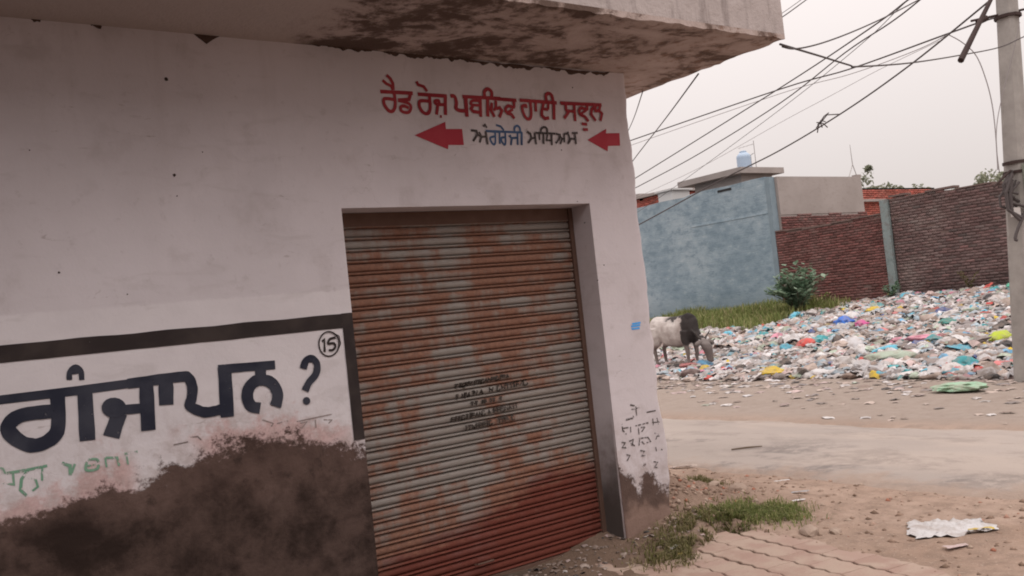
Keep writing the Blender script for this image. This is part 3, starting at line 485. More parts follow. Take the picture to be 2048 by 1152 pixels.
ff += [(i*nsy, (i+1)*nsy, k0+i+1, k0+i) for i in range(len(sx)-1)]
lastc = (len(sx)-1)*nsy; k1 = k0+len(sx)
ff += [(lastc+j, lastc+j+1, k1+j+1, k1+j) for j in range(nsy-1)]
sb.add(vv, ff); sb.add([(-9, SY0, SZ1), (SX1, SY0, SZ1), (SX1, 10.2, SZ1), (-9, 10.2, SZ1)], [(0, 1, 2, 3)])
slab = sb.build('roof_slab', M_SLAB, shop)
# crumbling joint between wall head and slab: hanging flakes of dark broken plaster
g = G('broken_plaster'); P = g.pos()
M_BROKEN = g.fin(g.mix(g.noise(P, 30, 4), (.045, .028, .022), (.12, .08, .065)), .97, g.bump(g.noise(P, 60, 3), .6, .01), spec=.08)
fl = MB(); v = []; n_ = 220
for i in range(n_+1):
    x = 2.12+(4.50-2.12)*i/n_
    k = sst(2.12, 2.4, x)*(1-sst(4.40, 4.5, x))
    drop = .020*sst(2.7, 3.4, x)*(.6+.8*fb(x, 2, 0, 3))
    h_ = k*max(0, .014+.030*fb(x, 0, 0, 4.0)+.022*fb(x, 5, 0, 17))
    zt = SZ0+.004-drop*k
    d_ = .004+.012*max(0, .5+fb(x, 9, 0, 12))
    v += [(x, WALL_Y+.01, zt+.006), (x, WALL_Y-d_, zt), (x, WALL_Y-d_*.7, zt-h_*.7), (x, WALL_Y-.001, zt-h_)]
fl.add(v, [(4*i+q, 4*i+4+q, 4*i+5+q, 4*i+1+q) for i in range(n_) for q in range(3)])
tag(fl.build('broken_joint', M_BROKEN, shop), 'dark crumbled joint line under the roof slab')
def flatpoly(mb, pts, y, depth=.003):
    n = len(pts); f_ = [(px/1000, y, pz/1000) for px, pz in pts]; b_ = [(px/1000, y+depth, pz/1000) for px, pz in pts]
    return mb.add(f_+b_, [tuple(range(n))] + [(i, i+n, (i+1) % n+n, (i+1) % n) for i in range(n)])
for ch in CHIPS:
    p2 = []
    for i, a in enumerate(ch):
        b_ = ch[(i+1) % len(ch)]
        for t in (0, .33, .66):
            p2.append((a[0]+(b_[0]-a[0])*t+rnd.uniform(-5, 5), min(3238, a[1]-18+(b_[1]-a[1])*t+rnd.uniform(-7, 4))))
    flatpoly(MB(), p2, WALL_Y-.003, .01).build('plaster_chip', M_BROKEN, shop)
g = G('dark_hole'); M_HOLE = g.fin((.06, .042, .038), .95, spec=.05)
for hx, hz, r in HOLES:
    r *= .8
    p2 = [(hx+r*.75*math.cos(a)*rnd.uniform(.7, 1.2), hz+r*.75*math.sin(a)*rnd.uniform(.7, 1.2)) for a in [k*math.pi/4.5 for k in range(9)]]
    flatpoly(MB(), p2, WALL_Y-.002, .01).build('nail_hole', M_HOLE, shop)

# unseen house added behind the viewpoint to block low sky and shade the shop front
op = empty('added_shade_house', (-8, -4.6, 0), 'unseen brick house added behind the viewpoint to shade the shop front', 'building')
g = G('added_house_brick'); P = g.pos(); S = g.sep(P)
brt = g.n('ShaderNodeTexBrick'); g.put(brt.inputs['Vector'], g.comb(S[0], S[2], 0.)); brt.inputs['Scale'].default_value = 1
brt.inputs['Brick Width'].default_value = .23; brt.inputs['Row Height'].default_value = .075; brt.inputs['Mortar Size'].default_value = .008
for i_, q in enumerate(((.13, .085, .07), (.16, .105, .088), (.17, .145, .13))): brt.inputs[i_+1].default_value = (*q, 1)
M_LANE = g.fin(brt.outputs['Color'], .95, spec=.1)
w = MB(); w.box((-16, -9, -.2), (2.2, -3.2, 5.4)); w.build('wall', M_LANE, op)
w = MB(); w.box((-16.3, -9.3, 5.401), (2.5, -2.6, 5.56)); w.build('roof_slab', M_SLAB, op)

# ---- roller shutter
g = G('rusty_shutter'); P = g.pos(); S = g.sep(P)
n1 = g.noise(g.map(P, (1, 1, 3.0)), 1.9, 4, .55, .3); n2 = g.noise(g.map(P, (1, 1, 7)), 8, 6, .72); n3 = g.noise(P, 45, 4, .7)
srow = g.ma('FLOOR', g.ma('DIVIDE', S[2], .0692))
n5 = g.noise(g.comb(S[0], 0., g.ma('MULTIPLY', srow, 7.3)), 2.6, 7, .72)
c = g.ramp(n2, [(.3, (.195, .168, .148)), (.5, (.255, .226, .205)), (.72, (.21, .192, .183))])
lvl = g.curve(S[2], 0, 2.4, [(0, .60), (.45, .52), (.75, .44), (1.05, .40), (1.3, .46), (1.5, .56), (1.7, .50), (1.95, .62), (2.1, .50), (2.25, .45), (2.4, .42)])
rr = g.ma('ADD', g.ma('ADD', g.ma('MULTIPLY', n1, .26), g.ma('MULTIPLY', n2, .28)), g.ma('MULTIPLY', n5, 1.0))
cx_ = g.curve(S[0], 2.2, 4.3, [(2.2, .52), (2.6, .56), (2.95, .46), (3.1, .40), (3.3, .56), (3.8, .54), (4.1, .42), (4.3, .4)])
rr = g.ma('ADD', rr, g.ma('MULTIPLY', g.ma('SUBTRACT', g.ma('ADD', lvl, cx_), 1.0), .85))
slz = g.ma('MULTIPLY', g.ma('ABSOLUTE', g.ma('SUBTRACT', g.ma('FRACT', g.ma('DIVIDE', S[2], .0692)), .55)), .16)
rust = g.mr(g.ma('ADD', rr, slz), .72, .90)
rc = g.ramp(n3, [(.3, (.15, .056, .033)), (.55, (.235, .098, .056)), (.8, (.28, .145, .092))])
c = g.mix(g.ma('MULTIPLY', rust, .82), c, rc)
c = g.mix(g.ma('MULTIPLY', g.mr(g.noise(g.map(P, (1, 1, 9)), 5, 6, .75), .5, .75), .35), c, (.15, .095, .075))
c = g.mix(g.ma('MULTIPLY', g.mr(n3, .62, .74), .4), c, (.16, .09, .07))
lb = g.curve(S[0], 2.2, 4.3, [(2.2, .20), (2.6, .28), (3.0, .36), (3.3, .44), (3.7, .55), (4.2, .56), (4.3, .56)])
lo = g.mr(g.ma('ADD', g.ma('SUBTRACT', S[2], lb), g.ma('ADD', g.ma('MULTIPLY', g.ma('SUBTRACT', n2, .5), .30), g.ma('MULTIPLY', g.ma('SUBTRACT', n5, .5), .45))), .09, -.10)
c = g.mix(g.ma('MULTIPLY', lo, .93), c, g.mix(n3, (.10, .018, .011), (.165, .042, .028)))
M_SHUT = g.fin(c, g.mr(rust, 0, 1, .55, .85), g.bump(g.ma('ADD', n3, n2), .25, .004), spec=.3)
shutter = MB()
g = G('shutter_guide'); P = g.pos()
M_GUIDE = g.fin(g.mix(g.noise(P, 12, 4), (.10, .055, .04), (.16, .10, .08)), .8, spec=.2)
shutter.box((SH_L-.002, SH_Y-.02, -.05), (SH_L+.035, SH_Y+.05, SH_T-.001)); shutter.box((SH_R-.035, SH_Y-.02, -.05), (SH_R+.002, SH_Y+.05, SH_T-.001))
shutter.box((SH_L+.036, SH_Y-.012, SH_T-.085), (SH_R-.036, SH_Y+.06, SH_T-.001))
roller = shutter.build('roller_shutter', M_GUIDE, shop)
PITCH = .0692
prof = [(0.0, .016), (.002, .000), (.006, -.009), (.010, -.011), (.014, -.008), (.0165, .004), (.018, .018), (.0205, .018), (.023, .004), (.031, -.002), (.042, -.0045), (.054, -.002), (.063, .003), (.0675, .010), (.0692, .016)]
def prof_y(zl):
    for (z0, y0), (z1, y1) in zip(prof, prof[1:]):
        if z0 <= zl <= z1: return y0+(y1-y0)*(zl-z0)/(z1-z0)
    return .0
sl = MB(); NXS = 8
vv = [(SH_L+.02+(SH_R-SH_L-.04)*i/NXS, y, z) for i in range(NXS+1) for z, y in prof]; m_ = len(prof)
sl.add(vv, [(i*m_+k, (i+1)*m_+k, (i+1)*m_+k+1, i*m_+k+1) for i in range(NXS) for k in range(m_-1)])
slm = [sl.mesh('slat', M_SHUT, True)]
for q in range(3):
    s2 = MB(); s2.add([(x, y+.003*mn.noise(Vector((x*2.2, q*5., z*20)))+.0015*mn.noise(Vector((x*7, q*3., 2))), z+.0018*mn.noise(Vector((x*1.5, q*4., 9)))) for x, y, z in vv], sl.f)
    slm.append(s2.mesh('slat', M_SHUT, True))
Z0S = .004
for k in range(33):
    o = link('slat', slm[rnd.randrange(4)], roller, (0, SH_Y+rnd.uniform(-.002, .002), Z0S+k*PITCH))
bt = MB(); bt.box((SH_L+.03, SH_Y-.018, -.03), (SH_R-.03, SH_Y+.02, .004)); bt.build('bottom_rail', M_GUIDE, roller)
hp = MB(); hp.tube([(3.05, SH_Y-.01, .10), (3.05, SH_Y-.045, .105), (3.17, SH_Y-.045, .105), (3.17, SH_Y-.01, .10)], .006, 6)
hp.build('pull_handle', M_GUIDE, roller)

# ---- painted lettering and marks
def paint_mat(name, colr, wear=.35, col2=None, sc=22):
    g = G(name); P = g.pos()
    n = g.noise(P, sc, 6, .72); n2 = g.noise(P, 5, 4)
    c = g.mix(g.mr(n2, .35, .65), colr, col2 or tuple(min(1, q*1.5+.01) for q in colr))
    al = g.mr(n, wear-.05, wear+.05)
    return g.fin(c, .75, alpha=al, spec=.25)
M_RED = paint_mat('red_paint', (.27, .022, .032), .30, (.34, .04, .05))
M_REDA = paint_mat('red_arrow_paint', (.36, .03, .05), .26, (.40, .045, .065))
M_NAVY = paint_mat('navy_paint', (.018, .02, .036), .335, (.045, .047, .065))
M_BLUE = paint_mat('blue_paint', (.045, .085, .17), .33)
M_BLACK = paint_mat('black_paint', (.028, .02, .02), .30, (.05, .037, .034))
M_SMUDGE = paint_mat('grey_paint', (.06, .05, .05), .37)
M_PIERINK = paint_mat('thin_black_ink', (.07, .06, .058), .455, sc=40)
M_GREEN = paint_mat('green_paint', (.17, .34, .235), .455, (.28, .40, .31), sc=18)
M_FAINT = paint_mat('faint_pencil', (.22, .18, .17), .46)
M_STEN = paint_mat('stencil_paint', (.03, .022, .018), .40)
M_LBLUE = paint_mat('light_blue_paint', (.06, .25, .55), .2)
def smooth_line(pts, n=5):
    if len(pts) < 3: return pts
    out = []; P_ = [pts[0]]+list(pts)+[pts[-1]]
    for i in range(1, len(P_)-2):
        p0, p1, p2, p3 = [Vector(q) for q in P_[i-1:i+3]]
        for k in range(n):
            t = k/n
            out.append(.5*((2*p1)+(p2-p0)*t+(2*p0-5*p1+4*p2-p3)*t*t+(3*p1-p0-3*p2+p3)*t**3))
    return [tuple(q) for q in out]+[tuple(pts[-1])]
def ribbon(mb, si, pts, wd, yf, base):
    pts = [(a/1000, b/1000) for a, b in pts]
    P_ = pts if len(pts) < 5 else smooth_line(pts)
    if len(P_) == 2: P_ = [tuple(Vector(P_[0]).lerp(Vector(P_[1]), t)) for t in (0, .25, .5, .75, 1)]
    V = [Vector(p) for p in P_]; hw = wd/2000*1.10
    v = []
    for i, p in enumerate(V):
        a = (V[i]-V[i-1]) if i else (V[1]-V[0]); b_ = (V[i+1]-V[i]) if i < len(V)-1 else (V[-1]-V[-2])
        a = a.normalized(); b_ = b_.normalized(); t = (a+b_)
        t = t.normalized() if t.length > .2 else b_
        nrm = Vector((-t.y, t.x)); k = min(1.35, 1/max(.5, abs(nrm.dot(Vector((-a.y, a.x))))))
        w_ = hw*k*(1+.10*mn.noise(Vector((p.x*45, p.y*45, si*3.1))))
        d = base + si*.00012 + i*.00003
        for q in (p+nrm*w_, p-nrm*w_): v.append((q.x, (WALL_Y if yf is None else yf(q.y))-d, q.y))
    mb.add(v, [(2*i, 2*i+1, 2*i+3, 2*i+2) for i in range(len(V)-1)])
def lettering(name, strokes, mat, label, parent=shop, yf=None, base=.002, split=True):
    """strokes of one line; strokes that touch form one painted word or sign, an object of its own"""
    bb = []
    for pts, wd in strokes:
        m_ = wd*.55+1.5; X_ = [p[0] for p in pts]; Z_ = [p[1] for p in pts]; bb.append((min(X_)-m_, min(Z_)-m_, max(X_)+m_, max(Z_)+m_))
    grp = list(range(len(strokes)))
    if split:
        for i in range(len(bb)):
            for j in range(i):
                a, b_ = bb[i], bb[j]
                if a[0] < b_[2] and b_[0] < a[2] and a[1] < b_[3] and b_[1] < a[3]:
                    gi, gj = grp[i], grp[j]; grp = [gj if q == gi else q for q in grp]
    else: grp = [0]*len(strokes)
    out = []
    for gi in sorted(set(grp)):
        mb = MB()
        for si, (pts, wd) in enumerate(strokes):
            if grp[si] == gi: ribbon(mb, si, pts, wd, yf, base)
        out.append(tag(mb.build(name, mat, parent), label))
    return out
lettering('painted_lettering', RED, M_RED, 'red Gurmukhi lettering painted under the roof slab')
for ar, lb_ in zip(ARROWS, ('large red arrow pointing left', 'small red arrow pointing left near the corner')):
    tag(flatpoly(MB(), ar, WALL_Y-.0035, .002).build('painted_arrow', M_REDA, shop), lb_)
lettering('painted_lettering', BLUE, M_BLUE, 'blue part of the second painted line')
lettering('painted_lettering', DARK, M_SMUDGE, 'dark grey part of the second painted line', base=.004)
lettering('painted_lettering', NAVY, M_NAVY, 'large navy Gurmukhi word with question mark', base=.003)
tag(flatpoly(MB(), QDOT, WALL_Y-.0055, .002).build('painted_lettering', M_NAVY, shop), 'dot of the painted question mark')
tag(flatpoly(MB(), BLOB, WALL_Y-.0055, .002).build('painted_lettering', M_NAVY, shop), 'rounded blob of the large navy letter')
lettering('painted_number', NUM, M_BLACK, 'circled number 15 in black', base=.004)
lettering('painted_lettering', GREEN, M_GREEN, 'faded green lettering above the fallen plaster')
lettering('painted_lettering', FAINT, M_FAINT, 'faint grey lettering below the question mark')
lettering('painted_lettering', PIER, M_PIERINK, 'small black handwriting on the corner pier')
lettering('painted_mark', BLUEMARK, M_LBLUE, 'three short light blue strokes on the corner pier')
tag(lettering('stencil_lettering', STENCIL, M_STEN, 'small black stencilled lines on the shutter', split=False, yf=lambda z: SH_Y+prof_y((z-Z0S) % PITCH)-.003)[0], kind='stuff')
fr = MB()
def strip(x0, x1, z0, z1, n, horiz):
    v = []
    for i in range(n+1):
        t = i/n
        if horiz:
            x = x0+(x1-x0)*t; v += [(x, WALL_Y-.0035, z0+.004*mn.noise(Vector((x*6, 1, 0)))), (x, WALL_Y-.0035, z1+.005*mn.noise(Vector((x*5, 7, 0))))]
        else:
            z = z0+(z1-z0)*t; v += [(x0+.004*mn.noise(Vector((z*6, 3, 0))), WALL_Y-.0040, z), (x1, WALL_Y-.0040, z)]
    return v, [(2*i, 2*i+2, 2*i+3, 2*i+1) if horiz else (2*i, 2*i+1, 2*i+3, 2*i+2) for i in range(n)]
fr.add(*strip(-2.5, 2.226, 1.641, 1.720, 60, True)); fr.add(*strip(2.226, SH_L-.001, 1.015, 1.722, 20, False))
tag(fr.build('painted_border', M_BLACK, shop), 'black painted border line of the notice')
# ------------------------------------------------------------------ far walls and houses
def brick_mesh(u0, u1, z0, ztop, axis_, d0, mat, seed, faced=-1, bl=.225, bh=.066, jt=.012, core=.0):
    """a skin of single bricks; axis_ 'Y': wall runs along Y with its face at x=d0, 'X': runs along X with its face at y=d0"""
    r = np.random.RandomState(seed); V = []; F = []; C = []
    z = z0; row = 0
    while True:
        u = u0 - (bl/2 if row % 2 else 0)
        anyb = False
        while u < u1:
            a, b = max(u, u0), min(u+bl, u1)
            if b-a > .03 and z+bh <= ztop((a+b)/2):
                anyb = True
                if r.rand() > .006:
                    pr = r.uniform(.004, .022); k = len(V)
                    e = r.uniform(-.004, .004, 4)
                    for dd in (0, 1):
                        for (uu, zz) in ((a+e[0], z+e[2]), (b+e[1], z+e[3]), (b+e[1], z+bh+e[2]), (a+e[0], z+bh+e[3])):
                            dpt = d0 - pr if dd == 0 else d0+.03
                            V.append((dpt, uu, zz) if axis_ == 'Y' else (uu, dpt, zz))
                    F += [(k, k+1, k+2, k+3), (k+4, k+7, k+6, k+5), (k, k+4, k+5, k+1), (k+1, k+5, k+6, k+2), (k+2, k+6, k+7, k+3), (k+3, k+7, k+4, k)]
                    t = r.rand(); tone = np.array([.75+.5*t]*3)*np.array([1+.12*r.randn()*.5, 1, 1]); C += [tone]*8
            u += bl+jt
        if not anyb and z > z0+1: break
        z += bh+jt; row += 1
        if row > 90: break
    return npmesh('bricks', np.array(V), np.array(F), mat, np.array(C))
def brick_mat(name, c1, c2, grey=0.3, soot=None):
    g = G(name); P = g.pos(); S = g.sep(P)
    n1 = g.noise(P, .7, 5, .6); n2 = g.noise(P, 5, 5, .7); n3 = g.noise(P, 40, 3, .7)
    c = g.mix(n2, c1, c2)
    x = g.n('ShaderNodeMix', data_type='RGBA', blend_type='MULTIPLY'); x.inputs[0].default_value = 1
    g.put(x.inputs[6], c); g.put(x.inputs[7], g.attr('tint')); c = x.outputs[2]
    c = g.mix(g.ma('MULTIPLY', g.mr(n1, .5, .68), grey), c, (.27, .215, .20))
    if soot: c = g.mix(g.ma('MULTIPLY', g.mr(g.ma('ADD', S[2], g.ma('MULTIPLY', n1, 1.6)), soot+.9, soot), .8), c, (.045, .034, .034))
    return g.fin(c, .95, g.bump(n3, .4, .01), spec=.12)
g = G('mortar'); P = g.pos(); n = g.noise(P, 8, 5, .7)
M_MORT = g.fin(g.mix(n, (.13, .088, .08), (.20, .145, .132)), .97, g.bump(n, .5, .02), spec=.1)
M_BR1 = brick_mat('old_brick', (.135, .062, .058), (.19, .092, .084), .3)
M_BR2 = brick_mat('weathered_brick', (.115, .078, .076), (.185, .125, .118), .55, 1.45)
M_BR3 = brick_mat('red_brick', (.33, .095, .075), (.40, .14, .11), .1)
def boundary(name, y0, y1, top, mat, seed, label, coping=True):
    root = empty(name, (24.1, (y0+y1)/2, .6), label, 'wall')
    cm = MB(); n = 24; v = []
    for i in range(n+1):
        y = y0+(y1-y0)*i/n; t = top(y)-.01
        v += [(24, y, .3), (24.23, y, .3), (24.23, y, t), (24, y, t)]
    f = [(4*i+a, 4*i+b_, 4*(i+1)+b_, 4*(i+1)+a) for i in range(n) for a, b_ in ((0, 3), (3, 2), (2, 1))] + [(0, 1, 2, 3), (4*n+3, 4*n+2, 4*n+1, 4*n)]
    cm.add(v, f); cm.build('wall_core', M_MORT, root)
    tag(link('bricks', brick_mesh(y0+.01, y1-.01, .35, top, 'Y', 24.0, mat, seed), root), kind='stuff')
    if coping:
        cp = MB(); k = 0; y = y0
        while y < y1-.05:
            L_ = min(rnd.uniform(.5, 1.1), y1-y); t = top(y+L_/2)
            cp.box((23.965, y, t-.004), (24.26, y+L_-.012, t+rnd.uniform(.03, .055))); y += L_
        cp.build('coping', M_MORT, root)
    return root
boundary('brick_wall', 15.045, 18.79, lambda y: 3.36+.03*math.sin(y*2.1), M_BR1, 3, 'low reddish brown brick wall between the blue wall and the green pillar')
boundary('brick_wall', 4.5, 14.785, lambda y: 3.73+.06*math.sin(y*.9+1)+.03*math.sin(y*5.3)-.25*sst(14.3, 14.7, y)*0, M_BR2, 5, 'dark weathered brick wall behind the garbage heap, right of the green pillar')
# painted pillar between the two brick walls
g = G('green_grey_plaster'); P = g.pos(); n = g.noise(P, 4, 6, .7)
M_PIL = g.fin(g.ramp(n, [(.3, (.15, .18, .18)), (.5, (.23, .275, .275)), (.72, (.16, .135, .13))]), .95, g.bump(n, .4, .02), spec=.12)
pl = MB(); pl.rings([[(x+.02*mn.noise(Vector((x*9, y*9, z))), y+.02*mn.noise(Vector((x*9, y*9, z+5))), z) for x, y in ((23.90, 14.80), (24.28, 14.80), (24.28, 15.03), (23.90, 15.03))][::-1] for z in (.3, .8, 1.4, 2, 2.6, 3.2, 3.78)])
tag(pl.build('wall_pillar', M_PIL), 'grey green plastered pillar between the two brick walls', 'pillar')

# tall blue wall
g = G('faded_blue_paint'); P = g.pos(); S = g.sep(P)
n1 = g.noise(P, .55, 6, .62); n2 = g.noise(g.map(P, (1, 1.0, 1.8)), 2.2, 7, .72); n3 = g.noise(P, 22, 4, .7)
c = g.ramp(n1, [(.3, (.20, .27, .325)), (.5, (.265, .34, .395)), (.7, (.33, .40, .45))])
c = g.mix(g.ma('MULTIPLY', g.mr(n2, .47, .64), .75), c, (.165, .23, .28))
c = g.mix(g.ma('MULTIPLY', g.mr(n2, .47, .30), .7), c, (.40, .47, .51))
c = g.mix(g.ma('MULTIPLY', g.mr(g.ma('ADD', S[2], g.ma('MULTIPLY', n2, .7)), 2.3, 1.3), .45), c, (.17, .215, .235))
br = g.n('ShaderNodeTexBrick'); g.put(br.inputs['Vector'], g.comb(S[1], S[2], 0.)); br.inputs['Scale'].default_value = 1
br.inputs['Brick Width'].default_value = .46; br.inputs['Row Height'].default_value = .16; br.inputs['Mortar Size'].default_value = .012
M_BLUEW = g.fin(c, .93, g.bump(g.ma('ADD', g.ma('MULTIPLY', br.outputs['Fac'], -.5), g.ma('ADD', n2, n3)), .5, .03), spec=.15)
g = G('blue_edge_paint'); P = g.pos(); n = g.noise(P, 4, 5)
M_BLUED = g.fin(g.mix(n, (.17, .225, .265), (.25, .31, .35)), .93, g.bump(n, .4, .02), spec=.15)
g = G('grey_render'); P = g.pos(); S = g.sep(P); n1 = g.noise(P, .9, 5); n2 = g.noise(g.map(P, (1, 1, 2)), 5, 6, .7)
c = g.ramp(n1, [(.3, (.30, .265, .25)), (.7, (.37, .33, .315))]); c = g.mix(g.ma('MULTIPLY', g.mr(n2, .5, .72), .5), c, (.24, .21, .195))
M_GREY = g.fin(c, .95, g.bump(n2, .4, .02), spec=.12)
bw = empty('blue_wall', (24.1, 22, 1), 'tall faded blue plastered wall behind the cow', 'wall')
w = MB(); n = 40; v = []
for i in range(n+1):
    y = 18.98+(33-18.98)*i/n; t = 5.19+.012*math.sin(y*3)-(.05 if y > 22.4 else 0)
    v += [(24-.01*mn.noise(Vector((y, 1, 2))), y, .3), (24.23, y, .3), (24.23, y, t), (24-.01*mn.noise(Vector((y, 1, 6))), y, t)]
w.add(v, [(4*i+a, 4*i+b_, 4*(i+1)+b_, 4*(i+1)+a) for i in range(n) for a, b_ in ((0, 3), (3, 2), (2, 1))]+[(0, 1, 2, 3)])
w.build('wall_face', M_BLUEW, bw)
w = MB(); w.box((23.985, 18.80, .3), (24.25, 18.975, 5.165)); w.build('corner_post', M_BLUED, bw)
w = MB(); w.add([(23.995, 19.0, 4.0), (23.995, 22.3, 4.02), (23.985, 22.3, 4.045), (23.985, 19.0, 4.025), (23.995, 22.3, 4.12), (23.995, 19.0, 4.1)], [(0, 3, 2, 1), (3, 5, 4, 2)]); w.build('raised_band', M_BLUEW, bw)
g = G('shadow_gap'); M_GAP = g.fin((.03, .03, .032), .9)
w = MB(); w.box((23.985, 20.35, 5.02), (24.05, 20.95, 5.10)); w.build('vent_shade_box', M_GAP, bw)  # solid near-black box; the shade of an opening is put into its colour

# grey rendered house side behind the low brick wall, brick below
hs = empty('grey_house', (26.5, 18.9, 1), 'grey rendered house side with bare brick base behind the low brick wall', 'building')
w = MB(); w.box((24.26, 18.70, 3.93), (28.82, 18.95, 5.16)); w.box((24.26, 18.72, .3), (28.95, 18.95, 3.929)); w.build('wall', M_GREY, hs)
tag(link('bricks', brick_mesh(24.27, 28.93, 2.7, lambda u: 3.93+.04*math.sin(u*4), 'X', 18.70, M_BR1, 9), hs), kind='stuff')
w = MB(); w.box((28.6, 18.71, 5.161), (28.86, 18.9, 5.24)); w.build('parapet_block', M_GREY, hs)
# room with projecting roof slab
rm = empty('roof_room', (27.7, 23.5, 1), 'small grey rooftop room with projecting flat concrete slab above the blue wall', 'building')
w = MB(); w.box((26.85, 22.25, .4), (28.6, 24.55, 5.90)); w.build('wall', M_GREY, rm)
w = MB(); w.box((26.45, 21.92, 5.905), (28.92, 25.05, 6.12)); w.build('roof_slab', M_GREY, rm)
# water tank
g = G('tank_plastic'); P = g.pos(); M_TANK = g.fin(g.mix(g.noise(P, 6, 3), (.34, .45, .60), (.44, .54, .66)), .5, spec=.4)
tk = empty('water_tank', (27.2, 21.98+.35, 6.12), 'pale blue ribbed plastic water tank on the roof slab', 'tank')
rr_ = [(.0, .25), (.04, .262), (.10, .255), (.13, .265), (.2, .255), (.24, .265), (.31, .255), (.35, .265), (.40, .255), (.44, .23), (.50, .15)]
w = MB(); w.rings([[(r*math.cos(a), r*math.sin(a), z) for a in [2*math.pi*k/20 for k in range(20)]] for z, r in rr_])
w.v = [(x, y, z*1.2) for x, y, z in w.v]; o = link('tank_body', w.mesh('tank_body', M_TANK, True), tk, (0, 0, 0), local=True)
w = MB(); w.rings([[(r*math.cos(a), r*math.sin(a), z) for a in [2*math.pi*k/14 for k in range(14)]] for z, r in ((.6, .13), (.66, .13), (.68, .08))])
link('lid', w.mesh('lid', M_TANK), tk, local=True)
g = G('galvanised_pipe'); M_PIPE = g.fin((.35, .33, .32), .5, metal=.3)
an = empty('antenna_mast', (27.7, 22.2, 6.12), 'thin television antenna mast beside the water tank', 'antenna')
w = MB(); w.tube([(0, 0, 0), (.0, 0, 1.05)], .014, 6); link('mast', w.mesh('mast', M_PIPE), an, local=True)
w = MB(); w.tube([(-.02, -.02, .92), (-.35, .45, .84)], .008, 5)
for q in (.15, .4, .65, .9): w.tube([(-.02-.33*q-.1, -.02+.47*q-.12, .92-.08*q), (-.02-.33*q+.1, -.02+.47*q+.12, .92-.08*q)], .005, 4)
link('antenna_boom', w.mesh('antenna_boom', M_PIPE), an, local=True)
pp = MB(); pp.tube([(27.45, 22.2, 6.12), (27.45, 22.2, 6.62), (27.45, 22.05, 6.66)], .016, 6)
tag(pp.build('vent_pipe', M_PIPE), 'short bent vent pipe between the tank and the antenna', 'pipe')
mt = empty('lattice_mast', (28.7, 18.96, 5.16), 'leaning thin forked mast on the grey house parapet', 'mast')
w = MB(); w.tube([(.12, 0, .47), (.10, 0, 1.18)], [.016, .008], 5); link('mast', w.mesh('mast', M_PIPE), mt, local=True)
for a, b_ in (((-.40+.2, 0, 0), (.12, 0, .48)), ((.30, 0, 0.05), (.12, 0, .48))):
    w = MB(); w.tube([a, b_], .014, 5); link('leg', w.mesh('leg', M_PIPE), mt, local=True)
# red brick rooms
rb = empty('red_brick_room', (32, 31, 1), 'red brick room with thin roof slab at the left end above the blue wall', 'building')
w = MB(); w.box((30.6, 29.35, .5), (34, 36, 6.50)); w.build('wall', M_BR3, rb)
tag(link('bricks', brick_mesh(29.36, 33.5, 5.0, lambda u: 6.48, 'Y', 30.6, M_BR3, 12), rb), kind='stuff')
tag(link('bricks', brick_mesh(30.6, 33.9, 5.0, lambda u: 6.48, 'X', 29.35, M_BR3, 13), rb), kind='stuff')
w = MB(); w.box((30.45, 29.2, 6.502), (34.2, 36.2, 6.62)); w.box((30.5, 31.4, 6.621), (31.2, 33.4, 6.74)); w.build('roof_slab', M_GREY, rb)
r2 = empty('red_brick_house', (34, 21, 1), 'red brick house wall beyond the low brick wall', 'building')
w = MB(); w.box((31.5, 20.69, .5), (37.0, 25, 5.09)); w.build('wall', M_BR3, r2)
tag(link('bricks', brick_mesh(31.5, 37.0, 3.4, lambda u: 5.08, 'X', 20.69, M_BR3, 14), r2), kind='stuff')
w = MB(); w.box((31.4, 20.5, 4.55), (33.1, 20.66, 4.64)); w.build('ledge', M_GREY, r2)
cl = MB(); cl.box((27.2, 26.1, 5.2), (28.2, 26.9, 6.0)); cl.box((27.1, 26.0, 6.001), (28.3, 27, 6.06))
tag(cl.build('white_rooftop_box', G('white_paint').fin((.6, .6, .6), .8)), 'small pale box seen under the left end of the roof slab', 'box')

# ------------------------------------------------------------------ trees beyond the walls
g = G('leaf_hazed'); isl = g.isl(); c = g.ramp(isl, [(0, (.16, .175, .125)), (.5, (.22, .235, .165)), (1, (.29, .30, .215))])  # leaf tones paled: distance haze is put into the colour
g.fin(c, .7, spec=.2); M_LEAF = g.trans(c, .3)
g = G('bark'); P = g.pos(); M_BARK = g.fin(g.mix(g.noise(P, 9, 4), (.10, .075, .055), (.17, .13, .10)), .95)
def leaf_cloud(n, clumps, size, seed):
    r = np.random.RandomState(seed); k = r.randint(len(clumps), size=n); cl = np.array(clumps)
    d = r.randn(n, 3); d /= np.linalg.norm(d, axis=1)[:, None]
    ctr = cl[k, :3] + d*(r.rand(n, 1)**.45)*cl[k, 3:4]*np.array([1, 1, .75])
    a = r.randn(n, 3); a /= np.linalg.norm(a, axis=1)[:, None]; b = np.cross(a, r.randn(n, 3)); b /= np.linalg.norm(b, axis=1)[:, None]
    s = size*r.uniform(.6, 1.3, (n, 1))
    v = np.stack([ctr-a*s, ctr+b*s*.45, ctr+a*s, ctr-b*s*.45], 1).reshape(-1, 3)
    return v, np.arange(4*n).reshape(-1, 4)
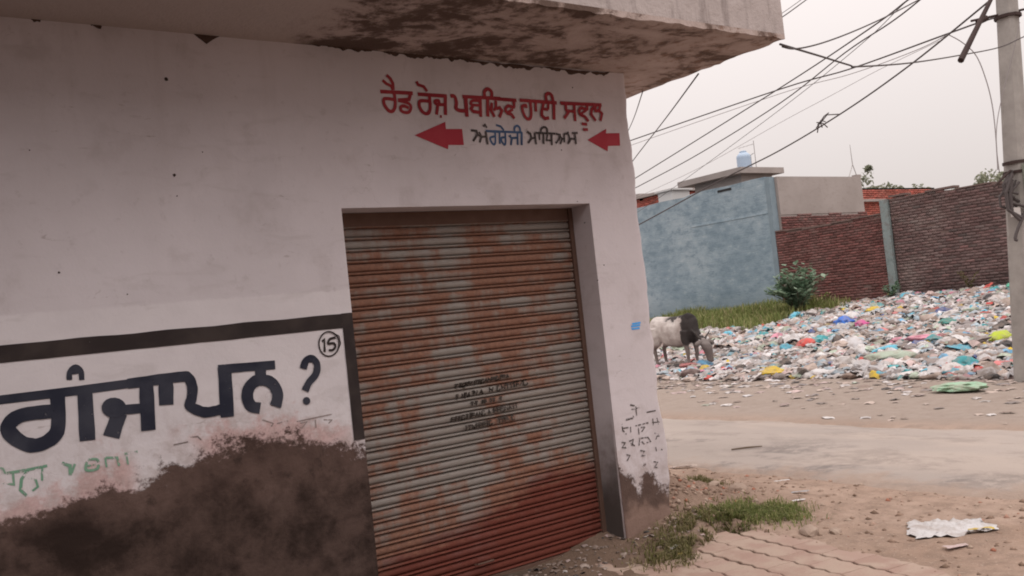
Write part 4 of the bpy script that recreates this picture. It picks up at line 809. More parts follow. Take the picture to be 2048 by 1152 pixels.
def tree(base, h, rad, seed, label):
    root = empty('tree', base, label, 'tree', 'trees beyond the walls')
    r = random.Random(seed); tm = MB(); cl = []
    top = (r.uniform(-.3, .3), r.uniform(-.3, .3), h*.8)
    tm.tube([(0, 0, 0), (.05, .03, h*.35), (top[0]*.6, top[1]*.6, h*.6), top], [.17, .13, .09, .03], 8)
    for i in range(9):
        a = r.uniform(0, 6.28); z0 = h*r.uniform(.38, .7); L_ = rad*r.uniform(.55, 1.0)
        e = (L_*math.cos(a), L_*math.sin(a), z0+h*r.uniform(.08, .26))
        tm.tube([(top[0]*.4, top[1]*.4, z0), (e[0]*.5, e[1]*.5, (z0+e[2])/2+.1), e], [.06, .04, .015], 5)
        for q in range(3): cl.append((e[0]+r.uniform(-.35, .35)*rad, e[1]+r.uniform(-.35, .35)*rad, e[2]+r.uniform(-.2, .3)*rad, rad*r.uniform(.16, .32)))
    cl.append((top[0], top[1], h*.88, rad*.3)); cl.append((top[0]+.2*rad, top[1], h*.95, rad*.16))
    link('trunk', tm.mesh('trunk', M_BARK), root, local=True)
    v, f = leaf_cloud(2000, cl, .12, seed)
    link('crown', npmesh('crown', v, f, M_LEAF), root, local=True)
tree((41, 26.0, .6), 6.7, 1.6, 1, 'bushy tree just right of the grey house side')
tree((47, 27.4, .6), 5.75, 1.9, 2, 'low tree above the red brick house')
tree((52, 27.9, .6), 5.8, 2.1, 3, 'far tree above the right end of the red brick house')
tree((44, 20.2, .6), 5.3, 1.6, 4, 'tree top peeping over the weathered brick wall left of the pole')
tree((46, 23.4, .6), 5.2, 1.5, 5, 'low tree top over the middle of the weathered brick wall')

# ------------------------------------------------------------------ weeds and grass
def blades(pts, hmin, hmax, w, seed, lean=.5):
    r = np.random.RandomState(seed); n = len(pts); pts = np.array(pts)
    h = r.uniform(hmin, hmax, (n, 1)); a = r.rand(n, 1)*2*np.pi; d = np.hstack([np.cos(a), np.sin(a), 0*a]); s = np.hstack([-np.sin(a), np.cos(a), 0*a])
    ln = r.rand(n, 1)*lean
    p0 = pts; p1 = pts+d*h*ln*.35+np.array([0, 0, 1])*h*.6; p2 = pts+d*h*ln+np.array([0, 0, 1])*h*(1-.3*ln)
    v = np.stack([p0-s*w, p0+s*w, p1-s*w*.8, p1+s*w*.8, p2], 1).reshape(-1, 3)
    k = np.arange(n)[:, None]*5
    f = np.vstack([np.hstack([k, k+1, k+3]), np.hstack([k, k+3, k+2]), np.hstack([k+2, k+3, k+4])])
    return v, f
g = G('grass_blade'); isl = g.isl(); c = g.ramp(isl, [(0, (.13, .165, .05)), (.5, (.19, .225, .075)), (.8, (.27, .275, .11)), (1, (.40, .335, .20))])
g.fin(c, .75, spec=.2); M_GRASS = g.trans(c, .3)
g = G('weed_blade'); isl = g.isl(); c = g.ramp(isl, [(0, (.10, .095, .035)), (.5, (.165, .155, .06)), (.85, (.23, .195, .10)), (1, (.34, .27, .175))])
g.fin(c, .8, spec=.2); M_WEED = g.trans(c, .25)
def along(poly, n, wid, seed):
    r = random.Random(seed); out = []
    seg = [(Vector(a), Vector(b)) for a, b in zip(poly, poly[1:])]; Ls = [(b-a).length for a, b in seg]
    for _ in range(n):
        (a, b) = r.choices(seg, Ls)[0]; p = a.lerp(b, r.random()); x = p.x+r.gauss(0, wid); y = p.y+r.gauss(0, wid)
        if y > WALL_Y-.01 and x < CORNER_X+.03: continue
        if fb(x, y, 3, 6) < -.25: continue
        out.append((x, y, gz(x, y)-.004))
    return out
v, f = blades(along([(4.78, 4.42), (5.0, 4.50), (5.3, 4.42), (5.12, 4.22)], 4600, .095, 1), .02, .07, .0032, 1, 1.5)
o = link('grass', npmesh('grass', v, f, M_GRASS)); tag(o, 'short green grass tuft between the shop corner and the paving', 'grass', kind='stuff')
v, f = blades(along([(4.0, 4.22), (4.3, 4.32), (4.62, 4.45), (4.85, 4.55)], 4200, .13, 2), .015, .065, .0036, 2, 2.0)
o = link('weeds', npmesh('weeds', v, f, M_WEED)); tag(o, 'dull flattened weeds at the foot of the shop corner', 'weeds', kind='stuff')
v, f = blades(along([(5.45, 5.35), (5.6, 5.3)], 500, .07, 3), .02, .07, .003, 3, 1.2)
o = link('dry_grass', npmesh('dry_grass', v, f, M_WEED)); tag(o, 'sparse dry grass on the earth heap', 'grass', kind='stuff')
pts = []
rg = random.Random(5)
while len(pts) < 9000:
    x, y = rg.uniform(19.2, 23.8), rg.uniform(15.6, 23)
    k = sst(19.0, 20.8, x+.8*fb(x, y, 0, .8)-.12*max(0, 17-y)) * sst(15.6, 16.8, y+.5*fb(x, y, 5, 1.1))
    if rg.random() < k: pts.append((x, y, gz(x, y)-.02))
v, f = blades(pts, .12, .42, .014, 6, .9)
o = link('tall_grass', npmesh('tall_grass', v, f, M_GRASS)); tag(o, 'tall green grass growing along the foot of the blue wall', 'grass', kind='stuff')

def leafy(name, loc, h, rad, nl, ls, mat, seed, label):
    root = empty(name, loc, label, 'bush'); r = random.Random(seed)
    st = MB(); V = []; F = []
    ns = max(5, int(nl/26))
    for i in range(ns):
        a = r.uniform(0, 6.28); L_ = r.uniform(.35, 1)*rad; hh = h*r.uniform(.55, 1)*(1-.35*(L_/rad)**2)
        tip = Vector((L_*math.cos(a), L_*math.sin(a), hh)); mid = Vector((tip.x*.35, tip.y*.35, hh*.55))
        st.tube([(0, 0, -.05), mid, tip], [.016, .012, .005], 5)
        for q in range(nl//ns):
            t = r.uniform(.22, 1.02)
            p = (mid.lerp(tip, (t-.5)*2) if t > .5 else Vector((0, 0, 0)).lerp(mid, t*2))
            aa = r.uniform(0, 6.28); dr = Vector((math.cos(aa), math.sin(aa), r.uniform(-.1, .9))).normalized()
            sd_ = dr.cross(Vector((0, 0, 1))).normalized(); nn_ = sd_.cross(dr); s = ls*r.uniform(.6, 1.25); k = len(V)
            V += [p, p+dr*s*.4+sd_*s*.3+nn_*s*.05, p+dr*s*.8+sd_*s*.25, p+dr*s, p+dr*s*.8-sd_*s*.25, p+dr*s*.4-sd_*s*.3+nn_*s*.05, p+dr*s*.5-nn_*s*.06]
            F += [(k, k+1, k+6), (k+1, k+2, k+6), (k+2, k+3, k+6), (k+3, k+4, k+6), (k+4, k+5, k+6), (k+5, k, k+6)]
    link('stems', st.mesh('stems', M_BARK), root, local=True)
    o = link('foliage', npmesh('foliage', np.array([tuple(q) for q in V]), np.array(F), mat), root, local=True)
    return root
g = G('broad_leaf'); isl = g.isl(); c = g.ramp(isl, [(0, (.10, .165, .105)), (.5, (.20, .30, .205)), (1, (.38, .48, .36))])
g.fin(c, .5, spec=.4); M_BROAD = g.trans(c, .35)
leafy('broadleaf_bush', (21.8, 16.55, gz(21.8, 16.55)), 1.55, .9, 1500, .19, M_BROAD, 3, 'broad leaved green bush at the joint of the blue and brick walls')
leafy('broadleaf_bush', (23.4, 14.65, gz(23.4, 14.65)), .55, .45, 130, .14, M_BROAD, 4, 'small broad leaved bush at the foot of the green pillar')
leafy('weed_plant', (23.3, 17.0, gz(23.3, 17.0)), .6, .4, 120, .09, M_GRASS, 6, 'small yellowish weed against the low brick wall')
leafy('weed_plant', (23.5, 12.55, gz(23.5, 12.55)), .7, .3, 110, .08, M_WEED, 7, 'dry grey weed standing against the weathered brick wall')

# ------------------------------------------------------------------ garbage heap
PAL = dict(white=(.66, .635, .64), dustwhite=(.55, .52, .51), greywhite=(.48, .47, .48), beige=(.45, .365, .32), dustpink=(.52, .40, .385), brownish=(.26, .195, .165),
           palegreen=(.40, .47, .38), paleblue=(.38, .47, .53), grey=(.25, .22, .215), blue=(.03, .14, .52), yellow=(.62, .44, .05), lime=(.50, .62, .04), pink=(.58, .25, .33),
           darkred=(.26, .035, .06), cyan=(.12, .42, .55), teal=(.06, .32, .35), red=(.52, .07, .06), skyblue=(.16, .40, .62), magenta=(.55, .10, .28), coral=(.58, .20, .20),
           dullred=(.38, .14, .14), brown=(.10, .065, .06), navy=(.06, .10, .26), darkgreen=(.05, .22, .19), black=(.03, .03, .034), green=(.08, .40, .28), mint=(.27, .43, .30))
PM = {}
def plastic(k):
    if k not in PM:
        g = G('plastic_'+k); P = g.pos(); r = g.rand(); n = g.noise(P, 7, 4, .65)
        a = PAL[k]
        c = g.mix(r, tuple(q*.78 for q in a), tuple(min(.7, q*1.15) for q in a))
        c = g.mix(g.mr(n, .42, .70, 0, .62), c, (.30, .235, .20))
        PM[k] = g.fin(c, .6, g.bump(g.noise(P, 22, 4, .7), .5, .03), spec=.35)
    return PM[k]
def ico(sub):
    bm = bmesh.new(); bmesh.ops.create_icosphere(bm, subdivisions=sub, radius=.5)
    v = [tuple(q.co) for q in bm.verts]; f = [tuple(x.index for x in q.verts) for q in bm.faces]; bm.free(); return v, f
IV, IF = ico(3)
def bag_verts(seed, kind):
    out = []
    for x, y, z in IV:
        p = Vector((x, y, z))*2.6+Vector((seed*7.3, seed*1.7, 0))
        rid = 1-abs(mn.noise(p*1.0))*2.0; rid2 = 1-abs(mn.noise(p*2.3))*2
        s = 1+.42*mn.noise(p*.5)+.26*(rid-.5)+.16*(rid2-.5)
        zz = z*(.44 if kind == 'bag' else .28)*s
        if zz < -.10: zz = -.10+(zz+.10)*.2
        if kind == 'bag' and z > .44: zz += .08          # gathered neck
        out.append((x*s*1.05, y*s*(.80 if kind == 'bag' else .72), zz+.08))
    return out
def sheet_geo(seed, n=9):
    V = []; F = []
    for i in range(n):
        for j in range(n):
            u, w_ = i/(n-1)-.5, j/(n-1)-.5
            p = Vector((u*3+seed*3.1, w_*3, seed))
            e = 1+.35*mn.noise(p*.8+Vector((9, 0, 0)))
            z = .16*(1-abs(mn.noise(p))*2)+.08*(1-abs(mn.noise(p*2.1))*2)
            V.append((u*e, w_*e*.62, z-.02-.25*max(0, abs(u)-.38)))
    for i in range(n-1):
        for j in range(n-1): F.append((i*n+j, (i+1)*n+j, (i+1)*n+j+1, i*n+j+1))
    return V, F
def geo(kind, seed):
    return (bag_verts(seed, kind), IF) if kind in ('bag', 'rag') else sheet_geo(seed)
GM = {}
def item_mesh(kind, var, colr):
    key = (kind, var, colr)
    if key not in GM:
        V, F = geo(kind, var+{'bag': 0, 'rag': 20, 'sheet': 40}[kind]); GM[key] = MB().add(V, F).mesh(kind, plastic(colr), var % 2 == 0)
    return GM[key]
KN = {'plastic_bag': 'bag', 'cloth_rag': 'rag', 'plastic_sheet': 'sheet'}
for i, (nm, lb_, p, s, cc) in enumerate(FEATURES):
    o = link(nm, item_mesh('rag' if cc in ('mint', 'palegreen', 'pink') else KN[nm], i % 7, cc), None, (p[0], p[1], gz(p[0], p[1])+.03), (rnd.uniform(-.15, .15), rnd.uniform(-.15, .15), rnd.uniform(0, 6.28)))
    o.scale = (s*.95, s*.95, s*(.8 if cc != 'mint' else .75)); tag(o, lb_, {'bag': 'bag', 'rag': 'rag', 'sheet': 'plastic sheet'}[KN[nm]])
def in_heap(x, y):
    if not (12.9 < x < 23.85): return False
    lo = 4.3+(x-13)*.5; hi = 13.9+(x-13)*.98
    if not lo < y < hi: return False
    if x+.4*fb(x, y, 2, .7) < 13.1: return False
    gk = sst(19.0, 20.4, x+.8*fb(x, y, 0, .8))*sst(15.6, 16.8, y+.5*fb(x, y, 5, 1.1))
    return gk < .5
LBL = dict(white='clean white', dustwhite='dusty off white', greywhite='greyish white', beige='beige', dustpink='dusty pink', brownish='dirt brown', palegreen='pale green', paleblue='pale blue', grey='dull grey', teal='teal', cyan='turquoise', black='black', yellow='yellow', red='red', skyblue='sky blue', coral='coral', pink='pink', navy='navy')
wts = [('white', 17), ('dustwhite', 24), ('greywhite', 16), ('beige', 11), ('dustpink', 8), ('brownish', 9), ('palegreen', 6), ('paleblue', 8), ('grey', 10), ('teal', 3), ('cyan', 3), ('black', 6), ('yellow', 1.2), ('red', 1.2), ('skyblue', 2), ('coral', 1.5), ('pink', 2), ('navy', 1)]
ck, cwt = zip(*wts)
rg = random.Random(21); made = 0
while made < 266:
    x = 13.1+10.6*rg.random()**1.15; y = rg.uniform(4.3, 24)
    if not in_heap(x, y): continue
    cc = rg.choices(ck, cwt)[0]; kd = rg.choices(('bag', 'rag', 'sheet'), (5, 3, 4))[0]
    s = rg.uniform(.20, .46)*(1 if x > 14 else .75)
    nm = {'bag': 'plastic_bag', 'rag': 'cloth_rag', 'sheet': 'plastic_sheet'}[kd]
    o = link(nm, item_mesh(kd, rg.randrange(7), cc), None, (x, y, gz(x, y)+rg.uniform(-.03, .06)), (rg.uniform(-.5, .5), rg.uniform(-.5, .5), rg.uniform(0, 6.28)))
    o.scale = (s*rg.uniform(.8, 1.25), s*rg.uniform(.8, 1.25), s*rg.uniform(.7, 1.2))
    wd = {'bag': 'plastic bag', 'rag': 'rag', 'sheet': 'plastic sheet'}[kd]
    dep = 'at the heap front' if x < 14.4 else ('low on the heap' if x < 16.5 else ('halfway up the heap' if x < 19.5 else 'high under the walls'))
    ly = (y-(4.3+(x-13)*.5))/max(.1, (13.9+(x-13)*.98)-(4.3+(x-13)*.5))
    lat = 'near the pole' if ly < .3 else ('right of centre' if ly < .5 else ('left of centre' if ly < .72 else 'near the cow'))
    sz = 'small' if s < .30 else ('medium' if s < .38 else 'large')
    lb_ = f'{sz} {LBL[cc]} {wd} {dep}, {lat}'
    tag(o, lb_, {'bag': 'bag', 'rag': 'rag', 'sheet': 'plastic sheet'}[kd], 'loose pieces of the garbage heap')
    made += 1
# everything smaller: thousands of scraps, one mass
g = G('litter_scraps'); P = g.pos(); n = g.ma('ADD', g.ma('MULTIPLY', g.noise(P, 9, 4, .65), .55), g.ma('MULTIPLY', g.noise(P, .9, 4, .6), .45))
M_SCRAP = g.fin(g.mix(g.mr(n, .43, .62, 0, .72), g.attr('tint'), (.21, .165, .14)), .7, g.bump(g.noise(P, 30, 3), .4, .02), spec=.3)
def scraps(pts, smin, smax, seed, weights, tilt=.6, lump=.5):
    r = np.random.RandomState(seed); n = len(pts); pts = np.array(pts)
    base = []
    for k in range(10):      # small crumpled shapes, 4x4 grids
        q = []
        for i in range(4):
            for j in range(4):
                u, w_ = i/3-.5, j/3-.5
                q.append((u*(1+.5*mn.noise(Vector((u*3, w_*3, k*4.1)))), w_*(1+.5*mn.noise(Vector((u*3, w_*3+7, k*4.1))))*.7, lump*.55*(mn.noise(Vector((u*4, w_*4, k*9.7+3))))+lump*(.55-u*u*2.0-w_*w_*2.0)))
        base.append(q)
    base = np.array(base); bv = base[r.randint(10, size=n)]
    s = r.uniform(smin, smax, (n, 1, 1))*(1+.5*(r.rand(n, 1, 1) > .9)); bv = bv*s
    a = r.rand(n)*6.283; ca, sa = np.cos(a)[:, None], np.sin(a)[:, None]
    tx = (r.rand(n)-.5)[:, None]*2*tilt; ct, st = np.cos(tx), np.sin(tx)
    x, y, z = bv[..., 0], bv[..., 1], bv[..., 2]
    y, z = y*ct-z*st, y*st+z*ct
    x, y = x*ca-y*sa, x*sa+y*ca
    v = np.stack([x, y, z], 2)+pts[:, None, :]
    q = np.array([(i*4+j, (i+1)*4+j, (i+1)*4+j+1, i*4+j+1) for i in range(3) for j in range(3)])
    f = (np.arange(n)[:, None, None]*16+q[None]).reshape(-1, 4)
    kk, ww = zip(*weights); ww = np.array(ww, float); ci = r.choice(len(kk), n, p=ww/ww.sum())
    pal = np.array([PAL[k] for k in kk])[ci]*r.uniform(.7, 1.12, (n, 1))
    return v.reshape(-1, 3), f, np.repeat(pal, 16, 0)
pts = []
while len(pts) < 9500:
    x = 13.0+10.8*rg.random(); y = rg.uniform(4.3, 24)
    if in_heap(x, y): pts.append((x, y, gz(x, y)+rg.uniform(-.02, .07)))
v, f, cc = scraps(pts, .05, .25, 3, wts, .5, .5)
o = link('garbage_litter', npmesh('garbage_litter', v, f, M_SCRAP, cc, True)); tag(o, 'dense mass of small plastic and paper litter covering the heap', 'garbage', kind='stuff')
bv0, bf0 = ico(2); bv0 = np.array(bv0); bf0 = np.array(bf0); B = []
for k in range(8):
    q = []
    for p in bv0:
        vv_ = Vector(p)*3+Vector((k*5.5, 0, 0)); q.append(p*(1+.9*mn.noise(vv_)+.5*(1-2*abs(mn.noise(vv_*2)))-.2)*np.array([1.15, .75, .38]))
    B.append(q)
B = np.array(B); bl_pts = []
while len(bl_pts) < 8500:
    x = 13.0+10.8*rg.random(); y = rg.uniform(4.3, 24)
    if in_heap(x, y): bl_pts.append((x, y, gz(x, y)+rg.uniform(0, .05)))
r_ = np.random.RandomState(77); nb = len(bl_pts); bb_ = B[r_.randint(8, size=nb)]*(.07+.22*r_.rand(nb, 1, 1)**2.4)
an_ = r_.rand(nb)*6.28; cx2, sx2 = np.cos(an_)[:, None], np.sin(an_)[:, None]
bb_ = np.stack([bb_[..., 0]*cx2-bb_[..., 1]*sx2, bb_[..., 0]*sx2+bb_[..., 1]*cx2, bb_[..., 2]], 2)+np.array(bl_pts)[:, None]
ww_ = np.array(cwt, float); ci_ = r_.choice(len(ck), nb, p=ww_/ww_.sum()); pc_ = np.array([PAL[k] for k in ck])[ci_]*r_.uniform(.7, 1.1, (nb, 1))
o = link('garbage_bundles', npmesh('garbage_bundles', bb_.reshape(-1, 3), (np.arange(nb)[:, None, None]*len(bv0)+bf0[None]).reshape(-1, 3), M_SCRAP, np.repeat(pc_, len(bv0), 0), True))
tag(o, 'countless small knotted bags and bundles mixed through the heap', 'garbage', kind='stuff')
pts = []
while len(pts) < 900:
    x, y = rg.uniform(9.3, 13.6), rg.uniform(2, 15)
    if rg.random() < .10+.9*sst(9.5, 13.3, x)**2: pts.append((x, y, gz(x, y)+.012))
v, f, cc = scraps(pts, .04, .17, 4, [('dustwhite', 5), ('beige', 8), ('brownish', 7), ('grey', 6), ('white', 1.6), ('dustpink', 4), ('black', 1), ('palegreen', .6)], .2, .13)
o = link('scattered_litter', npmesh('scattered_litter', v, f, M_SCRAP, cc)); tag(o, 'flat scraps of litter strewn over the dirt beyond the road', 'litter', kind='stuff')

# ------------------------------------------------------------------ near ground: stones, scraps
g = G('stone'); P = g.pos(); n = g.noise(P, 12, 5, .7)
M_STONE = g.fin(g.ramp(n, [(.3, (.26, .19, .15)), (.7, (.42, .33, .27))]), .95, g.bump(n, .5, .01), spec=.12)
def stone(x, y, s, label, flat=.45, seed=0, rz=0):
    V = []
    for a, b_, c_ in ico(2)[0]:
        p = Vector((a, b_, c_))*2+Vector((seed*5, 0, 0)); k = 1+.35*mn.noise(p)+.1*mn.noise(p*2.7)
        V.append((a*k, b_*k*.75, max(-.2, c_*k)*flat))
    o = link('stone', MB().add(V, ico(2)[1]).mesh('stone', M_STONE), None, (x, y, gz(x, y)+s*.05), (0, 0, rz)); o.scale = (s, s, s)
    tag(o, label, 'stone')
stone(4.93, 3.87, .17, 'pale flat stone at the far edge of the paving', .42, 1, .4)
stone(5.55, 4.98, .20, 'broken brown stone above the grass tuft, the larger of two', .5, 2, 1.0)
stone(5.48, 5.16, .12, 'small flat stone next to the larger stone above the grass', .35, 3, .3)
stone(5.03, 3.74, .10, 'small dark clod beside the pale flat stone', .5, 4, .8)
stone(4.33, 4.02, .06, 'small whitish stone in the weeds', .6, 6, .8)
def octa(pts, smin, smax, seed):
    r = np.random.RandomState(seed); n = len(pts); pts = np.array(pts)
    b = np.array([(1, 0, 0), (0, 1, 0), (-1, 0, 0), (0, -1, 0), (0, 0, .7), (0, 0, -.7)])
    d = b[None]*r.uniform(.6, 1.3, (n, 6, 1)); s = smin+(smax-smin)*r.rand(n, 1, 1)**2.2; a = r.rand(n)*6.28
    x = d[..., 0]*np.cos(a)[:, None]-d[..., 1]*np.sin(a)[:, None]; y = d[..., 0]*np.sin(a)[:, None]+d[..., 1]*np.cos(a)[:, None]
    v = np.stack([x, y, d[..., 2]], 2)*s+pts[:, None]
    t = np.array([(0, 1, 4), (1, 2, 4), (2, 3, 4), (3, 0, 4), (1, 0, 5), (2, 1, 5), (3, 2, 5), (0, 3, 5)])
    return v.reshape(-1, 3), (np.arange(n)[:, None, None]*6+t[None]).reshape(-1, 3)
pts = []
rg = random.Random(8)
while len(pts) < 2600:
    x, y = rg.gauss(4.95, .38), rg.gauss(5.55, .55)
    if x < CORNER_X+.02 and y > WALL_Y-.02: continue
    pts.append((x, y, gz(x, y)))
while len(pts) < 3600:
    x, y = rg.uniform(4.0, 6.4), rg.uniform(2.2, 6.8)
    p = Vector((x, y))-PAV_O
    if x < CORNER_X+.02 and y > WALL_Y-.02: continue
    if p.dot(PAV_N) < .02 and y < 3.86+.69*(x-3.88): continue
    pts.append((x, y, gz(x, y)))
v, f = octa(pts, .004, .03, 2)
g = G('gravel'); isl = g.isl(); M_GRAV = g.fin(g.ramp(isl, [(0, (.17, .115, .085)), (.5, (.30, .21, .16)), (.9, (.40, .31, .25)), (1, (.36, .14, .09))]), .95, spec=.12)
o = link('gravel', npmesh('gravel', v, f, M_GRAV)); tag(o, 'loose gravel and clods on the earth heap beside the shop corner', 'gravel', kind='stuff')
pts = []
while len(pts) < 240:
    x, y = rg.uniform(3.0, 4.75), rg.uniform(4.25, 4.9)
    if y > WALL_Y-.03 and not (SH_L < x < SH_R): continue
    if rg.random() < sst(4.2, 4.7, y): pts.append((x, y, gz(x, y)+.006))
v, f, cc = scraps(pts, .008, .04, 9, [('dustwhite', .8), ('beige', 4), ('brownish', 9), ('dustpink', 1.5), ('black', 4)], .5, .3)
o = link('rubble_chips', npmesh('rubble_chips', v, f, M_SCRAP, cc)); tag(o, 'fallen plaster chips and crumbs along the shutter sill', 'rubble', kind='stuff')
def scrap(name, loc, size, colr, label, cat, rz=0., seed=1, zs=.35):
    V, F = sheet_geo(seed); o = link(name, MB().add(V, F).mesh(name, plastic(colr), True), None, (loc[0], loc[1], gz(loc[0], loc[1])+.012), (0, 0, rz))
    o.scale = (size[0], size[1], size[0]*zs); tag(o, label, cat)
V = []; F = []; n = 22
for i in range(n):
    for j in range(n):
        u, w_ = i/(n-1)-.5, j/(n-1)-.5; p = Vector((u*4, w_*4, 2.2))
        e = 1+.45*mn.noise(p*.7+Vector((3, 1, 0)))+.12*mn.noise(p*3)
        V.append((u*.46*e+.05*w_, w_*.40*e*(1-.5*u), .006+.6*.05*max(0, .55-abs(mn.noise(p*.9))*2.2)+.6*.025*(1-abs(mn.noise(p*2.3))*2)*(1 if max(abs(u), abs(w_)) < .46 else .3)))
        if i and j: F.append(((i-1)*n+j-1, i*n+j-1, i*n+j, (i-1)*n+j))
o = link('plastic_sheet', MB().add(V, F).mesh('plastic_sheet', plastic('white'), True), None, (5.42, 3.22, gz(5.42, 3.22)+.004), (0, 0, -.85))
tag(o, 'torn white plastic sheet lying on the near dirt', 'plastic sheet')
scrap('paper_scrap', (5.47, 3.02), (.14, .09), 'yellow', 'yellow edged paper scrap right of the torn white sheet', 'paper', -.6, 5, .2)
scrap('paper_scrap', (5.06, 2.96), (.13, .08), 'dustpink', 'small pale scrap just below the torn white sheet', 'paper', -.5, 6, .2)
scrap('plastic_wrapper', (4.17, 4.33), (.10, .06), 'white', 'small white wrapper with a yellow bit at the foot of the shop corner', 'wrapper', .3, 7, .5)
scrap('plastic_wrapper', (4.13, 4.24), (.06, .05), 'yellow', 'tiny yellow wrapper bit in front of the shop corner', 'wrapper', .8, 8, .6)
scrap('paper_scrap', (6.35, 6.35), (.24, .10), 'beige', 'pale scrap on the roadside right behind the shop corner', 'paper', -.7, 9, .3)
scrap('paper_scrap', (6.05, 4.95), (.12, .04), 'white', 'thin white scrap on the dirt near the road edge', 'paper', -.6, 10, .2)
scrap('paper_scrap', (5.55, 4.42), (.10, .05), 'white', 'small white scrap right of the grass tuft', 'paper', -.4, 11, .2)
scrap('paper_scrap', (5.75, 4.55), (.13, .05), 'greywhite', 'grey flake on the dirt above the small white scrap', 'paper', -.6, 12, .3)
tw = MB(); tw.tube([(7.12, 6.42, .04), (7.22, 6.30, .05), (7.35, 6.22, .045)], [.008, .011, .006], 5)
tag(tw.build('twig', M_BARK), 'short dark stick lying on the near side of the road', 'stick')

# ------------------------------------------------------------------ cow
g = G('cow_hide'); O = g.obj(); S = g.sep(O); n = g.noise(O, 3.5, 5, .6); n2 = g.noise(O, 40, 3)
c = g.mix(g.mr(n, .35, .65), (.34, .29, .27), (.55, .505, .48))
dx_ = g.ma('ABSOLUTE', g.ma('SUBTRACT', g.ma('ADD', S[0], g.ma('MULTIPLY', g.ma('SUBTRACT', n, .5), .4)), .60))
blk = g.ma('MULTIPLY', g.mr(dx_, .25, .20), g.mr(g.ma('ADD', S[2], g.ma('MULTIPLY', n, .2)), .50, .60))
sad = g.ma('MULTIPLY', g.mr(g.ma('ADD', S[2], g.ma('MULTIPLY', g.ma('SUBTRACT', n, .5), .5)), 1.02, 1.07), g.mr(S[0], -.25, -.05))
rump = g.mr(g.ma('ADD', g.ma('MULTIPLY', S[0], -1), g.ma('MULTIPLY', g.ma('SUBTRACT', n, .5), .4)), .66, .72)
head = g.mr(g.ma('SUBTRACT', S[0], g.ma('MULTIPLY', S[2], .18)), .70, .78)
legs = g.ma('MULTIPLY', g.mr(S[2], .52, .40), .75)
c = g.mix(legs, c, (.085, .055, .046))
c = g.mix(g.ma('MULTIPLY', head, .85), c, (.115, .095, .09))
for m_k in (blk, sad): c = g.mix(g.ma('MULTIPLY', m_k, .95), c, (.022, .018, .018))
c = g.mix(g.ma('MULTIPLY', rump, .7), c, (.12, .10, .095))
M_COW = g.fin(c, .85, g.bump(n2, .3, .01), spec=.2)
g = G('horn_hoof'); M_HORN = g.fin((.07, .06, .055), .6)
cow = empty('cow', (0, 0, 0), 'grey white cow with black shoulders grazing on the garbage beside the shop corner', 'cow')
cb = MB()
def ell(cx, cz, ry, rz_, tilt=0., n=16, cy=0.):
    return [(cx-math.sin(tilt)*rz_*math.sin(a), cy+ry*math.cos(a), cz+math.cos(tilt)*rz_*math.sin(a)) for a in [2*math.pi*k/n for k in range(n)]]
cb.rings([ell(-.80, .93, .05, .07), ell(-.76, .92, .15, .17), ell(-.64, .89, .23, .25), ell(-.45, .83, .26, .30), ell(-.2, .77, .29, .345), ell(.05, .755, .30, .36), ell(.28, .78, .27, .355), ell(.45, .84, .22, .335), ell(.58, .87, .16, .26), ell(.66, .88, .08, .15)])
cb.rings([ell(.45, .90, .15, .24, .5), ell(.62, .80, .125, .21, .7), ell(.76, .66, .10, .165, .85), ell(.86, .53, .085, .125, 1.0), ell(.91, .45, .06, .08, 1.1)])
cb.rings([ell(.84, .53, .06, .06, 1.2), ell(.90, .49, .115, .12, 1.25), ell(.94, .39, .125, .135, 1.3), ell(.97, .28, .095, .11, 1.3), ell(1.0, .17, .075, .085, 1.3), ell(1.015, .09, .08, .08, 1.3), ell(1.02, .06, .04, .04, 1.3)])
for s in (-1, 1):
    cb.tube([(.44, s*.15, .78), (.42, s*.155, .60), (.44, s*.14, .44), (.46, s*.135, .30), (.45, s*.13, .12), (.47, s*.13, .03)], [.12, .10, .062, .05, .036, .045], 10)
    cb.tube([(-.52, s*.14, .85), (-.50, s*.17, .66), (-.52, s*.16, .52), (-.66, s*.145, .40), (-.645, s*.14, .26), (-.62, s*.14, .10), (-.59, s*.14, .03)], [.18, .14, .10, .052, .046, .038, .045], 10)
    cb.tube([(.87, s*.07, .52), (.87, s*.15, .50), (.88, s*.24, .46), (.89, s*.28, .44)], [.035, .06, .055, .015], 8)
cb.tube([(-.78, 0, .98), (-.85, .01, .85), (-.86, .02, .6), (-.85, .02, .42)], [.03, .022, .016, .012], 6)
cb.tube([(-.85, .02, .45), (-.85, .02, .36), (-.85, .02, .27)], [.014, .035, .012], 6)
body = link('body', cb.mesh('body', M_COW, True), cow, local=True)
md = body.modifiers.new('one_skin', 'REMESH'); md.mode = 'VOXEL'; md.voxel_size = .018; md.use_smooth_shade = True
md = body.modifiers.new('soften', 'SMOOTH'); md.iterations = 4; md.factor = .5
for s in (-1, 1):
    h_ = MB(); h_.tube([(.85, s*.06, .56), (.82, s*.13, .62), (.84, s*.19, .69), (.88, s*.20, .75)], [.026, .022, .015, .005], 8)
    link('horn', h_.mesh('horn', M_HORN, True), cow, local=True)
    for hx in (.485, -.575):
        h_ = MB(); h_.rings([[(hx+r*1.2*math.cos(a), s*.135+r*math.sin(a), z) for a in [2*math.pi*k/10 for k in range(10)]] for z, r in ((0, .056), (.03, .05), (.06, .04))])
        link('hoof', h_.mesh('hoof', M_HORN), cow, local=True)
    h_ = MB(); h_.add([(x*.016+.935, s*.098+y*.012, z*.016+.43) for x, y, z in ico(2)[0]], ico(2)[1]); link('eye', h_.mesh('eye', M_HOLE, True), cow, local=True)
cxy = (14.55, 14.30)
cow.location = (cxy[0], cxy[1], gz(*cxy)+.03); cow.scale = (.95,)*3
